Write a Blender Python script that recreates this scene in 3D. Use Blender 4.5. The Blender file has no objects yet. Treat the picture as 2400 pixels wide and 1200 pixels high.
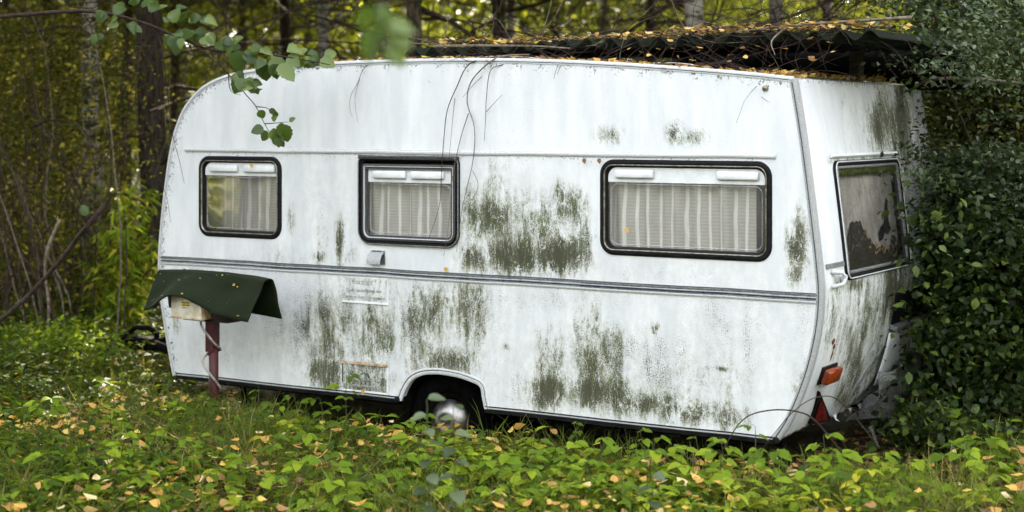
import bpy, bmesh, math, random
import numpy as np
from mathutils import Vector, Matrix
from mathutils.geometry import delaunay_2d_cdt

rng = np.random.default_rng(7)
random.seed(7)
scene = bpy.context.scene
COL = scene.collection
R = math.radians

# ------------------------------------------------------------------ camera, sky, sun, exposure
F, EYE, HOR = 3800.0, 1.85, 291.0          # focal length in photo pixels, eye height, horizon row
cam = bpy.data.cameras.new('camera')
cam_o = bpy.data.objects.new('camera', cam); COL.objects.link(cam_o)
cam.sensor_width = 36.0
cam.lens = F / 2400 * 36.0
cam.shift_y = -(600 - HOR) / 2400
cam_o.location = (0, 0, EYE)
cam_o.rotation_euler = (R(90), 0, 0)
cam.clip_end = 1500
cam.dof.use_dof = True
cam.dof.focus_distance = 9.1
cam.dof.aperture_fstop = 1.7
scene.camera = cam_o

SUN_EL, SUN_AZ = R(27), R(4)                # the sun stands low behind the wood, facing the camera
world = bpy.data.worlds.new('World'); scene.world = world
world.use_nodes = True
wn, wl = world.node_tree.nodes, world.node_tree.links
sky = wn.new('ShaderNodeTexSky'); sky.sky_type = 'NISHITA'; sky.sun_disc = False
sky.sun_elevation = SUN_EL; sky.sun_rotation = SUN_AZ
sky.air_density = 1.0; sky.dust_density = 6.0; sky.ozone_density = 0.3
bg = wn['Background']; bg.inputs['Strength'].default_value = 0.15
hz = wn.new('ShaderNodeHueSaturation'); hz.inputs['Saturation'].default_value = 0.25      # thin high haze: a whiter sky
wl.new(sky.outputs['Color'], hz.inputs['Color']); wl.new(hz.outputs['Color'], bg.inputs['Color'])
sun = bpy.data.lights.new('sun', 'SUN'); sun.energy = 4.6; sun.angle = R(0.5); sun.color = (1.0, 0.90, 0.70)
sun_o = bpy.data.objects.new('sun', sun); COL.objects.link(sun_o)
sd = Vector((math.sin(SUN_AZ) * math.cos(SUN_EL), math.cos(SUN_AZ) * math.cos(SUN_EL), math.sin(SUN_EL)))
sun_o.rotation_euler = (-sd).to_track_quat('-Z', 'Y').to_euler()
sun_o.location = (0, 40, 30)
vs = scene.view_settings
vs.view_transform = 'Standard'; vs.look = 'None'; vs.gamma = 1.0; vs.use_curve_mapping = False
vs.exposure = 3.65
scene.cycles.use_denoising = True
scene.cycles.max_bounces = 8; scene.cycles.diffuse_bounces = 1
scene.cycles.transparent_max_bounces = 12

# ------------------------------------------------------------------ frames of reference
TH = math.atan(F / 6200.0)                  # the caravan's side is turned this far from the picture plane
CT, ST = math.cos(TH), math.sin(TH)
OX, OY = -0.1252, 9.516                     # the caravan's origin on the ground
WID = 2.08                                  # caravan width

def loc2w(s, y, z): return (OX + s * CT + y * ST, OY - s * ST + y * CT, z)
def pix(s, y, z):
    X, Y, Z = loc2w(s, y, z)
    return 1200 + F * X / Y, HOR + F * (EYE - Z) / Y
def sp(u, v, y=0.0):                        # a point on the plane y of the caravan's own frame
    k = (u - 1200) / F
    s = (k * (OY + y * CT) - OX - y * ST) / (CT + k * ST)
    Y = OY - s * ST + y * CT
    return s, EYE - (v - HOR) * Y / F
def P(u, v, Y): return Vector(((u - 1200) / F * Y, Y, EYE - (v - HOR) / F * Y))

def gz(x, y):                               # lie of the forest floor
    x = np.asarray(x, float); y = np.asarray(y, float)
    far = np.clip((y - 12) / 10, 0, 1)
    return (0.03 * np.sin(x * 1.3 + 0.6 * y) + 0.025 * np.sin(y * 2.1 - x * 0.7) + 0.02 * np.sin(3.1 * x + 1.0)
            - 0.08 * np.exp(-((((x - OX) * ST + (y - OY) * CT) - 0.9) / 1.25) ** 6) * np.exp(-((((x - OX) * CT - (y - OY) * ST) + 0.3) / 2.6) ** 6)
            + far * (0.12 * np.sin(x * 0.5 + 1) * np.sin(y * 0.4)))

# ------------------------------------------------------------------ material helpers
class NT:
    def __init__(self, name):
        self.m = bpy.data.materials.new(name); self.m.use_nodes = True
        self.n, self.l = self.m.node_tree.nodes, self.m.node_tree.links
        self.bsdf = self.n['Principled BSDF']; self.out = self.n['Material Output']
    def new(self, t, **kw):
        n = self.n.new(t)
        for k, v in kw.items(): setattr(n, k, v)
        return n
    def inp(self, sock, v):
        if hasattr(v, 'is_output'): self.l.new(v, sock)
        else:
            try: sock.default_value = v
            except Exception: sock.default_value = tuple(v) + (1.0,)
    def coord(self, scale=(1, 1, 1), kind='Object', loc=(0, 0, 0)):
        tc = self.new('ShaderNodeTexCoord'); mp = self.new('ShaderNodeMapping')
        self.l.new(tc.outputs[kind], mp.inputs['Vector'])
        mp.inputs['Scale'].default_value = scale; mp.inputs['Location'].default_value = loc
        return mp.outputs['Vector']
    def noise(self, vec, scale=5, detail=4, rough=0.55, dist=0.0):
        t = self.new('ShaderNodeTexNoise'); self.inp(t.inputs['Vector'], vec)
        t.inputs['Scale'].default_value = scale; t.inputs['Detail'].default_value = detail
        t.inputs['Roughness'].default_value = rough; t.inputs['Distortion'].default_value = dist
        return t.outputs['Fac']
    def voro(self, vec, scale=5, feature='F1'):
        t = self.new('ShaderNodeTexVoronoi', feature=feature); self.inp(t.inputs['Vector'], vec)
        t.inputs['Scale'].default_value = scale
        return t.outputs['Distance']
    def math(self, op, a, b=0.0, c=0.0, clamp=False):
        t = self.new('ShaderNodeMath', operation=op, use_clamp=clamp)
        self.inp(t.inputs[0], a); self.inp(t.inputs[1], b)
        if len(t.inputs) > 2: self.inp(t.inputs[2], c)
        return t.outputs[0]
    def rng(self, v, a, b, c=0.0, d=1.0, smooth=True):
        t = self.new('ShaderNodeMapRange', interpolation_type='SMOOTHSTEP' if smooth else 'LINEAR')
        self.inp(t.inputs[0], v)
        for i, x in enumerate((a, b, c, d)): self.inp(t.inputs[i + 1], x)
        return t.outputs[0]
    def mix(self, f, a, b, blend='MIX'):
        t = self.new('ShaderNodeMix', data_type='RGBA', blend_type=blend)
        self.inp(t.inputs[0], f); self.inp(t.inputs[6], a if hasattr(a, 'is_output') else tuple(a) + (1,))
        self.inp(t.inputs[7], b if hasattr(b, 'is_output') else tuple(b) + (1,))
        return t.outputs[2]
    def ramp(self, f, stops):
        t = self.new('ShaderNodeValToRGB'); self.inp(t.inputs[0], f)
        e = t.color_ramp.elements
        while len(e) < len(stops): e.new(0.5)
        for el, (p, c) in zip(e, stops): el.position = p; el.color = tuple(c) + (1,)
        return t.outputs[0]
    def attr(self, name):
        t = self.new('ShaderNodeAttribute', attribute_name=name); return t.outputs['Fac']
    def bump(self, h, strength=0.3, dist=0.01):
        t = self.new('ShaderNodeBump'); t.inputs['Strength'].default_value = strength
        t.inputs['Distance'].default_value = dist; self.inp(t.inputs['Height'], h)
        self.l.new(t.outputs[0], self.bsdf.inputs['Normal']); return t.outputs[0]
    def base(self, c, rough=0.5, metal=0.0, spec=0.5):
        self.inp(self.bsdf.inputs['Base Color'], c if hasattr(c, 'is_output') else tuple(c) + (1,))
        self.inp(self.bsdf.inputs['Roughness'], rough); self.inp(self.bsdf.inputs['Metallic'], metal)
        self.inp(self.bsdf.inputs['Specular IOR Level'], spec)

def worn(name, c1, c2, rough=0.5, metal=0.0, scale=20, spec=0.5, bump=0.15, stretch=(1, 1, 1)):
    t = NT(name); v = t.coord(stretch)
    n = t.noise(v, scale, 6, 0.65)
    t.base(t.mix(t.rng(n, 0.35, 0.68), c1, c2), t.rng(n, 0.3, 0.7, rough * 0.85, min(1, rough * 1.25)), metal, spec)
    t.bump(n, bump, 0.01)
    return t.m

def leafmat(name, stops, trans=0.4, rough=0.42, spec=0.5, tcol=(0.5, 0.6, 0.05), tgain=1.0):
    t = NT(name); a = t.attr('tint')
    col = t.ramp(a, stops)
    n = t.noise(t.coord(), 60, 2)
    col = t.mix(t.rng(n, 0.3, 0.75, 0.0, 0.35), col, t.mix(0.6, col, (0.03, 0.035, 0.01)))
    t.base(col, rough, 0.0, spec)
    tr = t.new('ShaderNodeBsdfTranslucent'); mx = t.new('ShaderNodeMixShader')
    tc = t.mix(0.45, col, tcol)
    t.l.new(tc, tr.inputs['Color'])
    mx.inputs[0].default_value = trans
    t.l.new(t.bsdf.outputs[0], mx.inputs[1]); t.l.new(tr.outputs[0], mx.inputs[2])
    t.l.new(mx.outputs[0], t.out.inputs['Surface'])
    return t.m

# ------------------------------------------------------------------ mesh helpers
def link(o, parent=None):
    COL.objects.link(o)
    if parent is not None: o.parent = parent
    return o
def tag(o, label=None, cat=None, group=None, kind=None):
    if label: o['label'] = label
    if cat: o['category'] = cat
    if group: o['group'] = group
    if kind: o['kind'] = kind
    return o
def empty(name, loc=(0, 0, 0), rz=0.0, label=None, cat=None, group=None):
    o = bpy.data.objects.new(name, None); COL.objects.link(o)
    o.location = loc; o.rotation_euler = (0, 0, rz); o.empty_display_size = 0.1
    return tag(o, label, cat, group)

class MB:
    def __init__(self): self.v, self.f = [], []
    def add(self, vs_, fs):
        o = len(self.v); self.v.extend([tuple(p) for p in vs_]); self.f.extend([tuple(i + o for i in q) for q in fs]); return self
    def box(self, x0, x1, y0, y1, z0, z1):
        return self.add([(x0, y0, z0), (x1, y0, z0), (x1, y1, z0), (x0, y1, z0), (x0, y0, z1), (x1, y0, z1), (x1, y1, z1), (x0, y1, z1)],
                        [(3, 2, 1, 0), (4, 5, 6, 7), (0, 1, 5, 4), (1, 2, 6, 5), (2, 3, 7, 6), (3, 0, 4, 7)])
    def rbox(self, x0, x1, y0, y1, z0, z1, b=0.005):      # chamfered box
        bm = bmesh.new(); bmesh.ops.create_cube(bm, size=1.0)
        for w in bm.verts: w.co = ((x0 + x1) / 2 + w.co.x * (x1 - x0), (y0 + y1) / 2 + w.co.y * (y1 - y0), (z0 + z1) / 2 + w.co.z * (z1 - z0))
        bmesh.ops.bevel(bm, geom=bm.edges[:], offset=b, segments=2, affect='EDGES', profile=0.5)
        bm.verts.index_update()
        self.add([w.co[:] for w in bm.verts], [[w.index for w in f.verts] for f in bm.faces]); bm.free(); return self
    def tube(self, pts, rad, n=6, cap=True):
        pts = [Vector(p) for p in pts]; m = len(pts)
        if not hasattr(rad, '__len__'): rad = [rad] * m
        o = len(self.v); up = Vector((0.13, 0.31, 0.94))
        for i, p in enumerate(pts):
            d = (pts[min(i + 1, m - 1)] - pts[max(i - 1, 0)]); d = d.normalized() if d.length > 1e-9 else Vector((0, 0, 1))
            a = d.cross(up); a = a.normalized() if a.length > 1e-4 else d.cross(Vector((1, 0, 0))).normalized()
            b = d.cross(a); up = b if b.dot(up) > 0 else -b
            a = d.cross(up).normalized(); b = d.cross(a)
            for k in range(n):
                t = 2 * math.pi * k / n
                self.v.append(tuple(p + (a * math.cos(t) + b * math.sin(t)) * rad[i]))
        for i in range(m - 1):
            for k in range(n):
                k2 = (k + 1) % n
                self.f.append((o + i * n + k, o + i * n + k2, o + (i + 1) * n + k2, o + (i + 1) * n + k))
        if cap:
            self.f.append(tuple(o + k for k in range(n))[::-1]); self.f.append(tuple(o + (m - 1) * n + k for k in range(n)))
        return self
    def lathe(self, axis_o, axis_d, prof, n=24):           # prof: (distance along axis, radius)
        o = len(self.v); d = Vector(axis_d).normalized(); c = Vector(axis_o)
        a = d.orthogonal().normalized(); b = d.cross(a)
        for h, r in prof:
            for k in range(n):
                t = 2 * math.pi * k / n
                self.v.append(tuple(c + d * h + (a * math.cos(t) + b * math.sin(t)) * r))
        for i in range(len(prof) - 1):
            for k in range(n):
                k2 = (k + 1) % n
                self.f.append((o + i * n + k, o + i * n + k2, o + (i + 1) * n + k2, o + (i + 1) * n + k))
        return self
    def grid(self, fn, us, vs_):
        o = len(self.v); nu, nv = len(us), len(vs_)
        for a in us:
            for b in vs_: self.v.append(tuple(fn(a, b)))
        for i in range(nu - 1):
            for j in range(nv - 1):
                self.f.append((o + i * nv + j, o + (i + 1) * nv + j, o + (i + 1) * nv + j + 1, o + i * nv + j + 1))
        return self
    def build(self, name, mat, parent=None, smooth=False, solid=0.0):
        me = bpy.data.meshes.new(name); me.from_pydata(self.v, [], self.f); me.update()
        if solid or not smooth or True:
            bm = bmesh.new(); bm.from_mesh(me); bmesh.ops.recalc_face_normals(bm, faces=bm.faces[:]); bm.to_mesh(me); bm.free()
        me.materials.append(mat)
        if smooth: me.polygons.foreach_set('use_smooth', [True] * len(me.polygons))
        o = bpy.data.objects.new(name, me); link(o, parent)
        if solid:
            md = o.modifiers.new('thickness', 'SOLIDIFY'); md.thickness = solid; md.offset = 0
        return o

LEAF_OV = (np.array([(0, 0, 0), (.14, -.2, .03), (.14, .2, .03), (.36, -.43, .09), (.36, 0, 0), (.36, .43, .09), (.68, -.34, .05), (.68, 0, -.03), (.68, .34, .05), (1, 0, -.13)]),
           [(0, 4, 3, 1), (0, 2, 5, 4), (3, 4, 7, 6), (4, 5, 8, 7), (6, 7, 9), (7, 8, 9)])
LEAF_QD = (np.array([(0, 0, 0), (.45, -.38, .1), (1, 0, -.05), (.45, .38, .1)]), [(0, 3, 2, 1)])
LEAF_BIRCH = (np.array([(0, 0, 0), (.2, -.4, .1), (.2, 0, .0), (.2, .4, .02), (.55, -.32, .12), (.6, 0, .05), (.55, .32, -.02), (1, .03, .16)]),
              [(0, 2, 1), (0, 3, 2), (1, 2, 5, 4), (2, 3, 6, 5), (4, 5, 7), (5, 6, 7)])
BLADE = (np.array([(0, -.5, 0), (0, .5, 0), (.4, -.42, 0), (.4, .42, 0), (.75, -.3, -.14), (.75, .3, -.14), (1, 0, -.38)]),
         [(0, 1, 3, 2), (2, 3, 5, 4), (4, 5, 6)])

def np_mesh(name, V, loops, totals, mat, tint=None, parent=None, smooth=False):
    me = bpy.data.meshes.new(name)
    me.vertices.add(len(V)); me.vertices.foreach_set('co', V.astype(np.float32).ravel())
    me.loops.add(len(loops)); me.loops.foreach_set('vertex_index', loops.astype(np.int32))
    me.polygons.add(len(totals))
    me.polygons.foreach_set('loop_start', np.concatenate(([0], np.cumsum(totals)[:-1])).astype(np.int32))
    me.polygons.foreach_set('loop_total', totals.astype(np.int32))
    if smooth: me.polygons.foreach_set('use_smooth', np.ones(len(totals), bool))
    me.update(calc_edges=True)
    if tint is not None:
        a = me.attributes.new('tint', 'FLOAT', 'POINT'); a.data.foreach_set('value', tint.astype(np.float32))
    me.materials.append(mat)
    o = bpy.data.objects.new(name, me); link(o, parent)
    return o
def unit(a): return a / (np.linalg.norm(a, axis=1, keepdims=True) + 1e-9)
def leaf_data(tmpl, Pos, D, N, L, Wd):
    pts, faces = tmpl; k = len(pts); n = len(Pos)
    D = unit(D); Sd = unit(np.cross(N, D)); Nn = np.cross(D, Sd)
    L = np.broadcast_to(L, n)[:, None, None]; Wd = np.broadcast_to(Wd, n)[:, None, None]
    V = Pos[:, None, :] + D[:, None, :] * pts[None, :, 0:1] * L + Sd[:, None, :] * pts[None, :, 1:2] * Wd + Nn[:, None, :] * pts[None, :, 2:3] * L
    fl = np.array([i for f in faces for i in f]); ft = np.array([len(f) for f in faces])
    loops = (fl[None, :] + (np.arange(n) * k)[:, None]).ravel()
    return V.reshape(-1, 3), loops, np.tile(ft, n), k
def leaves(name, tmpl, Pos, D, N, L, Wd, tint, mat, parent=None, smooth=False):
    V, lo, to, k = leaf_data(tmpl, np.asarray(Pos, float), np.asarray(D, float), np.asarray(N, float), L, Wd)
    return np_mesh(name, V, lo, to, mat, np.repeat(np.clip(tint, 0, 1), k), parent, smooth)
def rdir(n, zlo=-1, zhi=1):
    z = rng.uniform(zlo, zhi, n); t = rng.uniform(0, 2 * np.pi, n); r = np.sqrt(1 - z * z)
    return np.stack([r * np.cos(t), r * np.sin(t), z], 1)
def strands(name, paths, mat, parent=None, tint=None, n=3, kind=None):   # many thin twigs in one mesh; paths = [(pts, r0, r1)]
    Vs, Ls, o = [], [], 0
    for pts, r0, r1 in paths:
        pts = np.asarray(pts, float); m = len(pts)
        d = np.gradient(pts, axis=0); d = unit(d)
        ref = np.array([0.3, 0.2, 0.93]); a = np.cross(d, ref); a = unit(a); b = np.cross(d, a)
        r = np.linspace(r0, r1, m)[:, None]
        ring = np.stack([pts + (a * math.cos(2 * math.pi * k / n) + b * math.sin(2 * math.pi * k / n)) * r for k in range(n)], 1)
        Vs.append(ring.reshape(-1, 3))
        i = np.arange(m - 1)[:, None] * n; k = np.arange(n)[None, :]; k2 = (k + 1) % n
        q = np.stack([i + k, i + k2, i + n + k2, i + n + k], -1).reshape(-1) + o
        Ls.append(q); o += m * n
    V = np.concatenate(Vs); L = np.concatenate(Ls)
    ob = np_mesh(name, V, L, np.full(len(L) // 4, 4), mat, None, parent, True)
    if kind: ob['kind'] = kind
    return ob
def catmull(pts, per=6):
    p = [np.asarray(q, float) for q in pts]; p = [2 * p[0] - p[1]] + p + [2 * p[-1] - p[-2]]; out = []
    for i in range(1, len(p) - 2):
        for t in np.linspace(0, 1, per, endpoint=False):
            out.append(0.5 * ((2 * p[i]) + (p[i + 1] - p[i - 1]) * t + (2 * p[i - 1] - 5 * p[i] + 4 * p[i + 1] - p[i + 2]) * t * t + (3 * p[i] - p[i - 1] - 3 * p[i + 1] + p[i + 2]) * t ** 3))
    out.append(p[-2]); return np.array(out)
def in_poly(x, y, poly):
    inside = np.zeros(len(x), bool); n = len(poly); j = n - 1
    for i in range(n):
        xi, yi = poly[i]; xj, yj = poly[j]
        c = ((yi > y) != (yj > y)) & (x < (xj - xi) * (y - yi) / (yj - yi + 1e-12) + xi)
        inside ^= c; j = i
    return inside
# ------------------------------------------------------------------ materials
def panel_material(name):
    t = NT(name); v = t.coord()
    algae, grime = t.attr('algae'), t.attr('grime')
    streak = t.noise(t.coord((10, 10, 2.6)), 1.0, 7, 0.62, 0.3)
    drip = t.noise(t.coord((34, 34, 2.2)), 1.0, 4, 0.6, 0.15)
    blot = t.noise(t.coord((1, 1, 0.7)), 22, 5, 0.7)
    fine = t.noise(t.coord((1, 1, 0.8)), 150, 3, 0.75)
    worm = t.noise(t.coord((1, 1, 0.30)), 11, 3, 0.5, 1.6)
    clean = t.rng(t.math('ABSOLUTE', t.math('SUBTRACT', worm, 0.5)), 0.003, 0.018, 0.62, 1.0)
    peel = t.rng(t.noise(t.coord((1, 1, 0.4)), 6, 6, 0.72, 0.6), 0.33, 0.47, 0.25, 1.0)
    keep = t.math('MULTIPLY', clean, peel)
    vary = t.math('ADD', t.math('MULTIPLY', t.math('SUBTRACT', streak, 0.5), 1.25), t.math('MULTIPLY', t.math('SUBTRACT', drip, 0.5), 0.75))
    dens = t.math('ADD', t.math('MULTIPLY', vary, t.rng(algae, 0.0, 0.5, 0.25, 1.0)), algae)
    dens = t.math('MULTIPLY', t.math('MULTIPLY', dens, keep), t.rng(algae, 0.02, 0.22))
    gran = t.math('SUBTRACT', t.noise(t.coord((1, 1, 0.65)), 85, 4, 0.8), 0.5)
    flake = t.math('SUBTRACT', t.noise(t.coord((1, 1, 0.4)), 30, 5, 0.75, 0.5), 0.5)
    edge = t.math('ADD', t.math('MULTIPLY', gran, 1.7), t.math('MULTIPLY', flake, 1.9))
    soft = t.rng(t.math('MULTIPLY_ADD', edge, t.rng(algae, 0.05, 0.5, 0.2, 0.75), dens), 0.10, 0.80)
    core = t.rng(t.math('MULTIPLY_ADD', edge, 1.0, dens), 0.48, 1.0)
    # dark specks sitting in the hollows of the embossed sheet
    dd = t.math('MAXIMUM', t.math('MULTIPLY', dens, 0.95), t.math('MULTIPLY', grime, t.rng(streak, 0.3, 0.7, 0.3, 1.15)))
    thr = t.math('MULTIPLY_ADD', dd, -0.36, 0.74)
    speck = t.rng(t.math('SUBTRACT', fine, thr), -0.04, 0.10)
    wash = t.noise(t.coord((3, 3, 0.7)), 2.2, 5, 0.6)
    white = t.mix(t.rng(wash, 0.35, 0.7), (0.70, 0.72, 0.74), (0.83, 0.835, 0.84))
    white = t.mix(t.math('MULTIPLY', grime, t.rng(blot, 0.3, 0.7, 0.1, 0.75), clamp=True), white, (0.43, 0.41, 0.365))
    tone = t.noise(t.coord((1, 1, .5)), 3.2, 4, 0.6)
    moss = t.mix(t.rng(blot, 0.35, 0.65), (0.032, 0.044, 0.004), (0.090, 0.108, 0.012))
    c = t.mix(t.math('MULTIPLY', soft, t.rng(blot, 0.35, 0.65, 0.38, 0.72)), white, t.mix(t.rng(streak, 0.4, 0.6), (0.27, 0.265, 0.135), t.mix(t.rng(tone, 0.4, 0.6), (0.175, 0.175, 0.065), (0.15, 0.172, 0.030))))
    c = t.mix(t.math('MULTIPLY', core, t.rng(streak, 0.35, 0.65, 0.5, 0.9)), c, moss)
    c = t.mix(t.math('MULTIPLY', speck, 0.95), c, t.mix(blot, (0.045, 0.04, 0.03), (0.06, 0.062, 0.03)))
    dirt = t.attr('rim')
    bits = t.rng(t.math('MULTIPLY_ADD', dirt, 0.24, t.noise(v, 70, 4, 0.75)), 0.70, 0.76)
    c = t.mix(t.math('MULTIPLY', bits, 0.9), c, (0.05, 0.03, 0.022))
    t.base(c, t.rng(dens, 0.0, 0.6, 0.36, 0.75), 0.0, 0.4)
    emb = t.noise(t.coord((1, 1, 1.8)), 75, 2, 0.5, 0.8)
    dent = t.noise(v, 2.2, 2)
    h = t.math('ADD', t.math('MULTIPLY', emb, 0.35), t.math('MULTIPLY', dent, 3.2))
    t.bump(h, 0.22, 0.012)
    return t.m
M = {}
M['panel'] = panel_material('embossed_white_sheet')
M['white'] = worn('white_plastic', (0.72, 0.73, 0.74), (0.83, 0.835, 0.84), 0.4, 0, 14, 0.5, 0.05)
M['alu'] = worn('weathered_aluminium', (0.52, 0.53, 0.53), (0.70, 0.70, 0.70), 0.4, 0.0, 60, 0.5, 0.12, (1, 1, 3))
M['alu_dirty'] = worn('mossy_aluminium', (0.07, 0.07, 0.065), (0.30, 0.30, 0.29), 0.5, 0.1, 70, 0.5, 0.2, (1, 1, 2))
M['trim_grey'] = worn('grey_trim', (0.33, 0.33, 0.33), (0.44, 0.44, 0.44), 0.4, 0.0, 90, 0.4, 0.1)
M['anodised'] = worn('dark_anodised', (0.035, 0.035, 0.035), (0.10, 0.10, 0.10), 0.4, 0.2, 120, 0.4, 0.05)
M['chrome'] = worn('dull_chrome', (0.22, 0.20, 0.18), (0.42, 0.41, 0.40), 0.36, 1.0, 18, 0.5, 0.04)
M['rubber'] = worn('old_rubber', (0.003, 0.003, 0.0035), (0.012, 0.012, 0.012), 0.6, 0, 22, 0.15, 0.15)
M['tyre'] = worn('perished_tyre', (0.0012, 0.0012, 0.0012), (0.004, 0.004, 0.0036), 1.0, 0, 20, 0.02, 0.3)
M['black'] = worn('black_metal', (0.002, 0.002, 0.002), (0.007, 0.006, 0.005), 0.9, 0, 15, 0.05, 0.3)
M['blue'] = worn('blue_insert', (0.012, 0.025, 0.05), (0.03, 0.06, 0.10), 0.4, 0, 30, 0.5, 0.1)
M['brassbead'] = worn('dull_bead', (0.16, 0.14, 0.09), (0.42, 0.4, 0.34), 0.35, 0.6, 40, 0.5, 0.1)
M['cream'] = worn('rusty_cream_paint', (0.30, 0.16, 0.06), (0.68, 0.62, 0.46), 0.5, 0, 24, 0.4, 0.1)
M['inside'] = worn('interior_board', (0.20, 0.18, 0.15), (0.26, 0.24, 0.2), 0.7, 0, 6, 0.3, 0.02)

def pane_material(name, dust=0.22, dustc=(0.40, 0.38, 0.35)):
    t = NT(name)
    n = t.noise(t.coord((1, 1, 0.6)), 7, 5, 0.65); n2 = t.noise(t.coord(), 2.1, 2)
    tr = t.new('ShaderNodeBsdfTransparent'); tr.inputs[0].default_value = (0.93, 0.93, 0.91, 1)
    df = t.new('ShaderNodeBsdfDiffuse'); df.inputs[0].default_value = dustc + (1,)
    gl = t.new('ShaderNodeBsdfGlossy'); gl.inputs['Roughness'].default_value = 0.035
    bp = t.new('ShaderNodeBump'); bp.inputs['Strength'].default_value = 0.22; bp.inputs['Distance'].default_value = 0.02
    t.l.new(n2, bp.inputs['Height']); t.l.new(bp.outputs[0], gl.inputs['Normal'])
    m1, m2 = t.new('ShaderNodeMixShader'), t.new('ShaderNodeMixShader')
    t.l.new(t.rng(n, 0.3, 0.8, dust * 0.6, dust * 1.5), m1.inputs[0])
    t.l.new(tr.outputs[0], m1.inputs[1]); t.l.new(df.outputs[0], m1.inputs[2])
    fr = t.new('ShaderNodeFresnel'); fr.inputs[0].default_value = 1.5
    t.l.new(t.math('MULTIPLY', fr.outputs[0], 1.1, clamp=True), m2.inputs[0])
    t.l.new(m1.outputs[0], m2.inputs[1]); t.l.new(gl.outputs[0], m2.inputs[2])
    t.l.new(m2.outputs[0], t.out.inputs['Surface'])
    t.n.remove(t.bsdf)
    return t.m
M['pane'] = pane_material('dusty_acrylic')
M['pane_old'] = pane_material('torn_film', 0.7, (0.88, 0.80, 0.74))
M['pane_clear'] = pane_material('clear_pane', 0.06)
M['mould'] = pane_material('clear_moulding', 0.4, (0.5, 0.5, 0.5))

def curtain_material(name, axis=0):
    t = NT(name); tc = t.new('ShaderNodeTexCoord'); sx = t.new('ShaderNodeSeparateXYZ'); t.l.new(tc.outputs['Object'], sx.inputs[0])
    wob = t.noise(t.coord((1.0, 1, 0.8)), 2.6, 2)
    x = t.math('MULTIPLY_ADD', t.math('SUBTRACT', wob, 0.5), 0.05, sx.outputs[axis])
    irr = t.noise(t.coord((1, 1, 0.02)), 5, 1)
    x = t.math('MULTIPLY_ADD', irr, 0.06, x)
    st = t.math('ABSOLUTE', t.math('SUBTRACT', t.math('FRACT', t.math('MULTIPLY', x, 13.5)), 0.5))
    m = t.rng(st, 0.34, 0.42)
    ln = t.math('ABSOLUTE', t.math('SUBTRACT', t.math('FRACT', t.math('MULTIPLY', sx.outputs[2], 52)), 0.5))
    m2 = t.rng(ln, 0.28, 0.42, 0.0, 0.22)
    c = t.mix(t.math('MAXIMUM', m, m2), (0.50, 0.475, 0.43), (0.90, 0.88, 0.84))
    t.base(c, 0.9, 0, 0.1)
    return t.m
M['curtain'] = curtain_material('striped_net_curtain', 0)
M['curtain_r'] = curtain_material('striped_net_curtain_end', 1)

# ------------------------------------------------------------------ caravan
caravan = empty('caravan', (OX, OY, 0), -TH, 'old white caravan with moss and algae stains, sunk among the undergrowth', 'caravan')

OUT_PX = [(408, 880), (392, 790), (378, 690), (374, 610), (380, 520), (390, 430), (402, 350), (418, 290), (440, 245), (475, 207), (520, 183), (575, 169),
          (640, 160), (720, 152), (850, 145), (1000, 141), (1150, 140), (1300, 143), (1450, 150), (1600, 160), (1750, 172), (1862, 184)]
REAR_PX = [(1862, 184), (1872, 240), (1886, 330), (1899, 430), (1911, 530), (1921, 620), (1926, 690), (1920, 770), (1903, 850), (1880, 920), (1852, 985), (1822, 1032)]
top_line = catmull([sp(*p) for p in OUT_PX], 5)          # front foot -> over the roof -> rear top corner
rear_line = catmull([sp(*p) for p in REAR_PX], 5)        # rear top corner -> rear foot
Z0 = 0.172
arch = catmull([sp(*p) for p in [(1140, 962), (1134, 932), (1127, 903), (1097, 888), (1066, 879), (1024, 873), (989, 876), (964, 889), (948, 913), (939, 938)]], 4)
arch[0][1] = Z0; arch[-1][1] = Z0
outline = np.concatenate([top_line, rear_line[1:], arch])
WIN = {'w1': (-2.271, -1.568, 1.112, 1.643), 'w2': (-0.957, -0.210, 1.111, 1.659), 'w3': (0.733, 1.768, 1.116, 1.654)}

def rrect(x0, x1, z0, z1, r, off=0.0, nc=7, ne=5):
    """rounded rectangle, anticlockwise from bottom left; r = radii (bl, br, tr, tl)"""
    if not hasattr(r, '__len__'): r = (r,) * 4
    x0 += off; x1 -= off; z0 += off; z1 -= off; out = []
    cs = [(x0, z0, 1, 1, 180), (x1, z0, -1, 1, 270), (x1, z1, -1, -1, 0), (x0, z1, 1, -1, 90)]
    for (cx, cz, sx, sz, a0), rr in zip(cs, r):
        rr = max(rr - off, 0.004)
        for k in range(nc + 1):
            a = R(a0 + 90 * k / nc)
            out.append((cx + sx * rr + rr * math.cos(a), cz + sz * rr + rr * math.sin(a)))
    full = []
    for i, p in enumerate(out):
        full.append(p); q = out[(i + 1) % len(out)]
        if math.dist(p, q) > 0.12:
            for j in range(1, ne): full.append((p[0] + (q[0] - p[0]) * j / ne, p[1] + (q[1] - p[1]) * j / ne))
    return full
def side_map(a, b, h): return (a, -h, b)
def ring(mapf, rect, r, prof, closed_prof=False):
    mb = MB(); loops = []
    # all loops must share vertex count: build with off=0 spacing then shrink
    for off, h in prof:
        L = rrect(*rect, r, off); loops.append([mapf(a, b, h) for a, b in L])
    n = min(len(l) for l in loops)
    assert all(len(l) == n for l in loops), [len(l) for l in loops]
    for l in loops: mb.v.extend(l)
    m = len(loops)
    for i in range(m if closed_prof else m - 1):
        i2 = (i + 1) % m
        for k in range(n):
            k2 = (k + 1) % n
            mb.f.append((i * n + k, i * n + k2, i2 * n + k2, i2 * n + k))
    return mb
def filled(mapf, loop, h):
    return MB().add([mapf(a, b, h) for a, b in loop], [tuple(range(len(loop)))])

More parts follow.
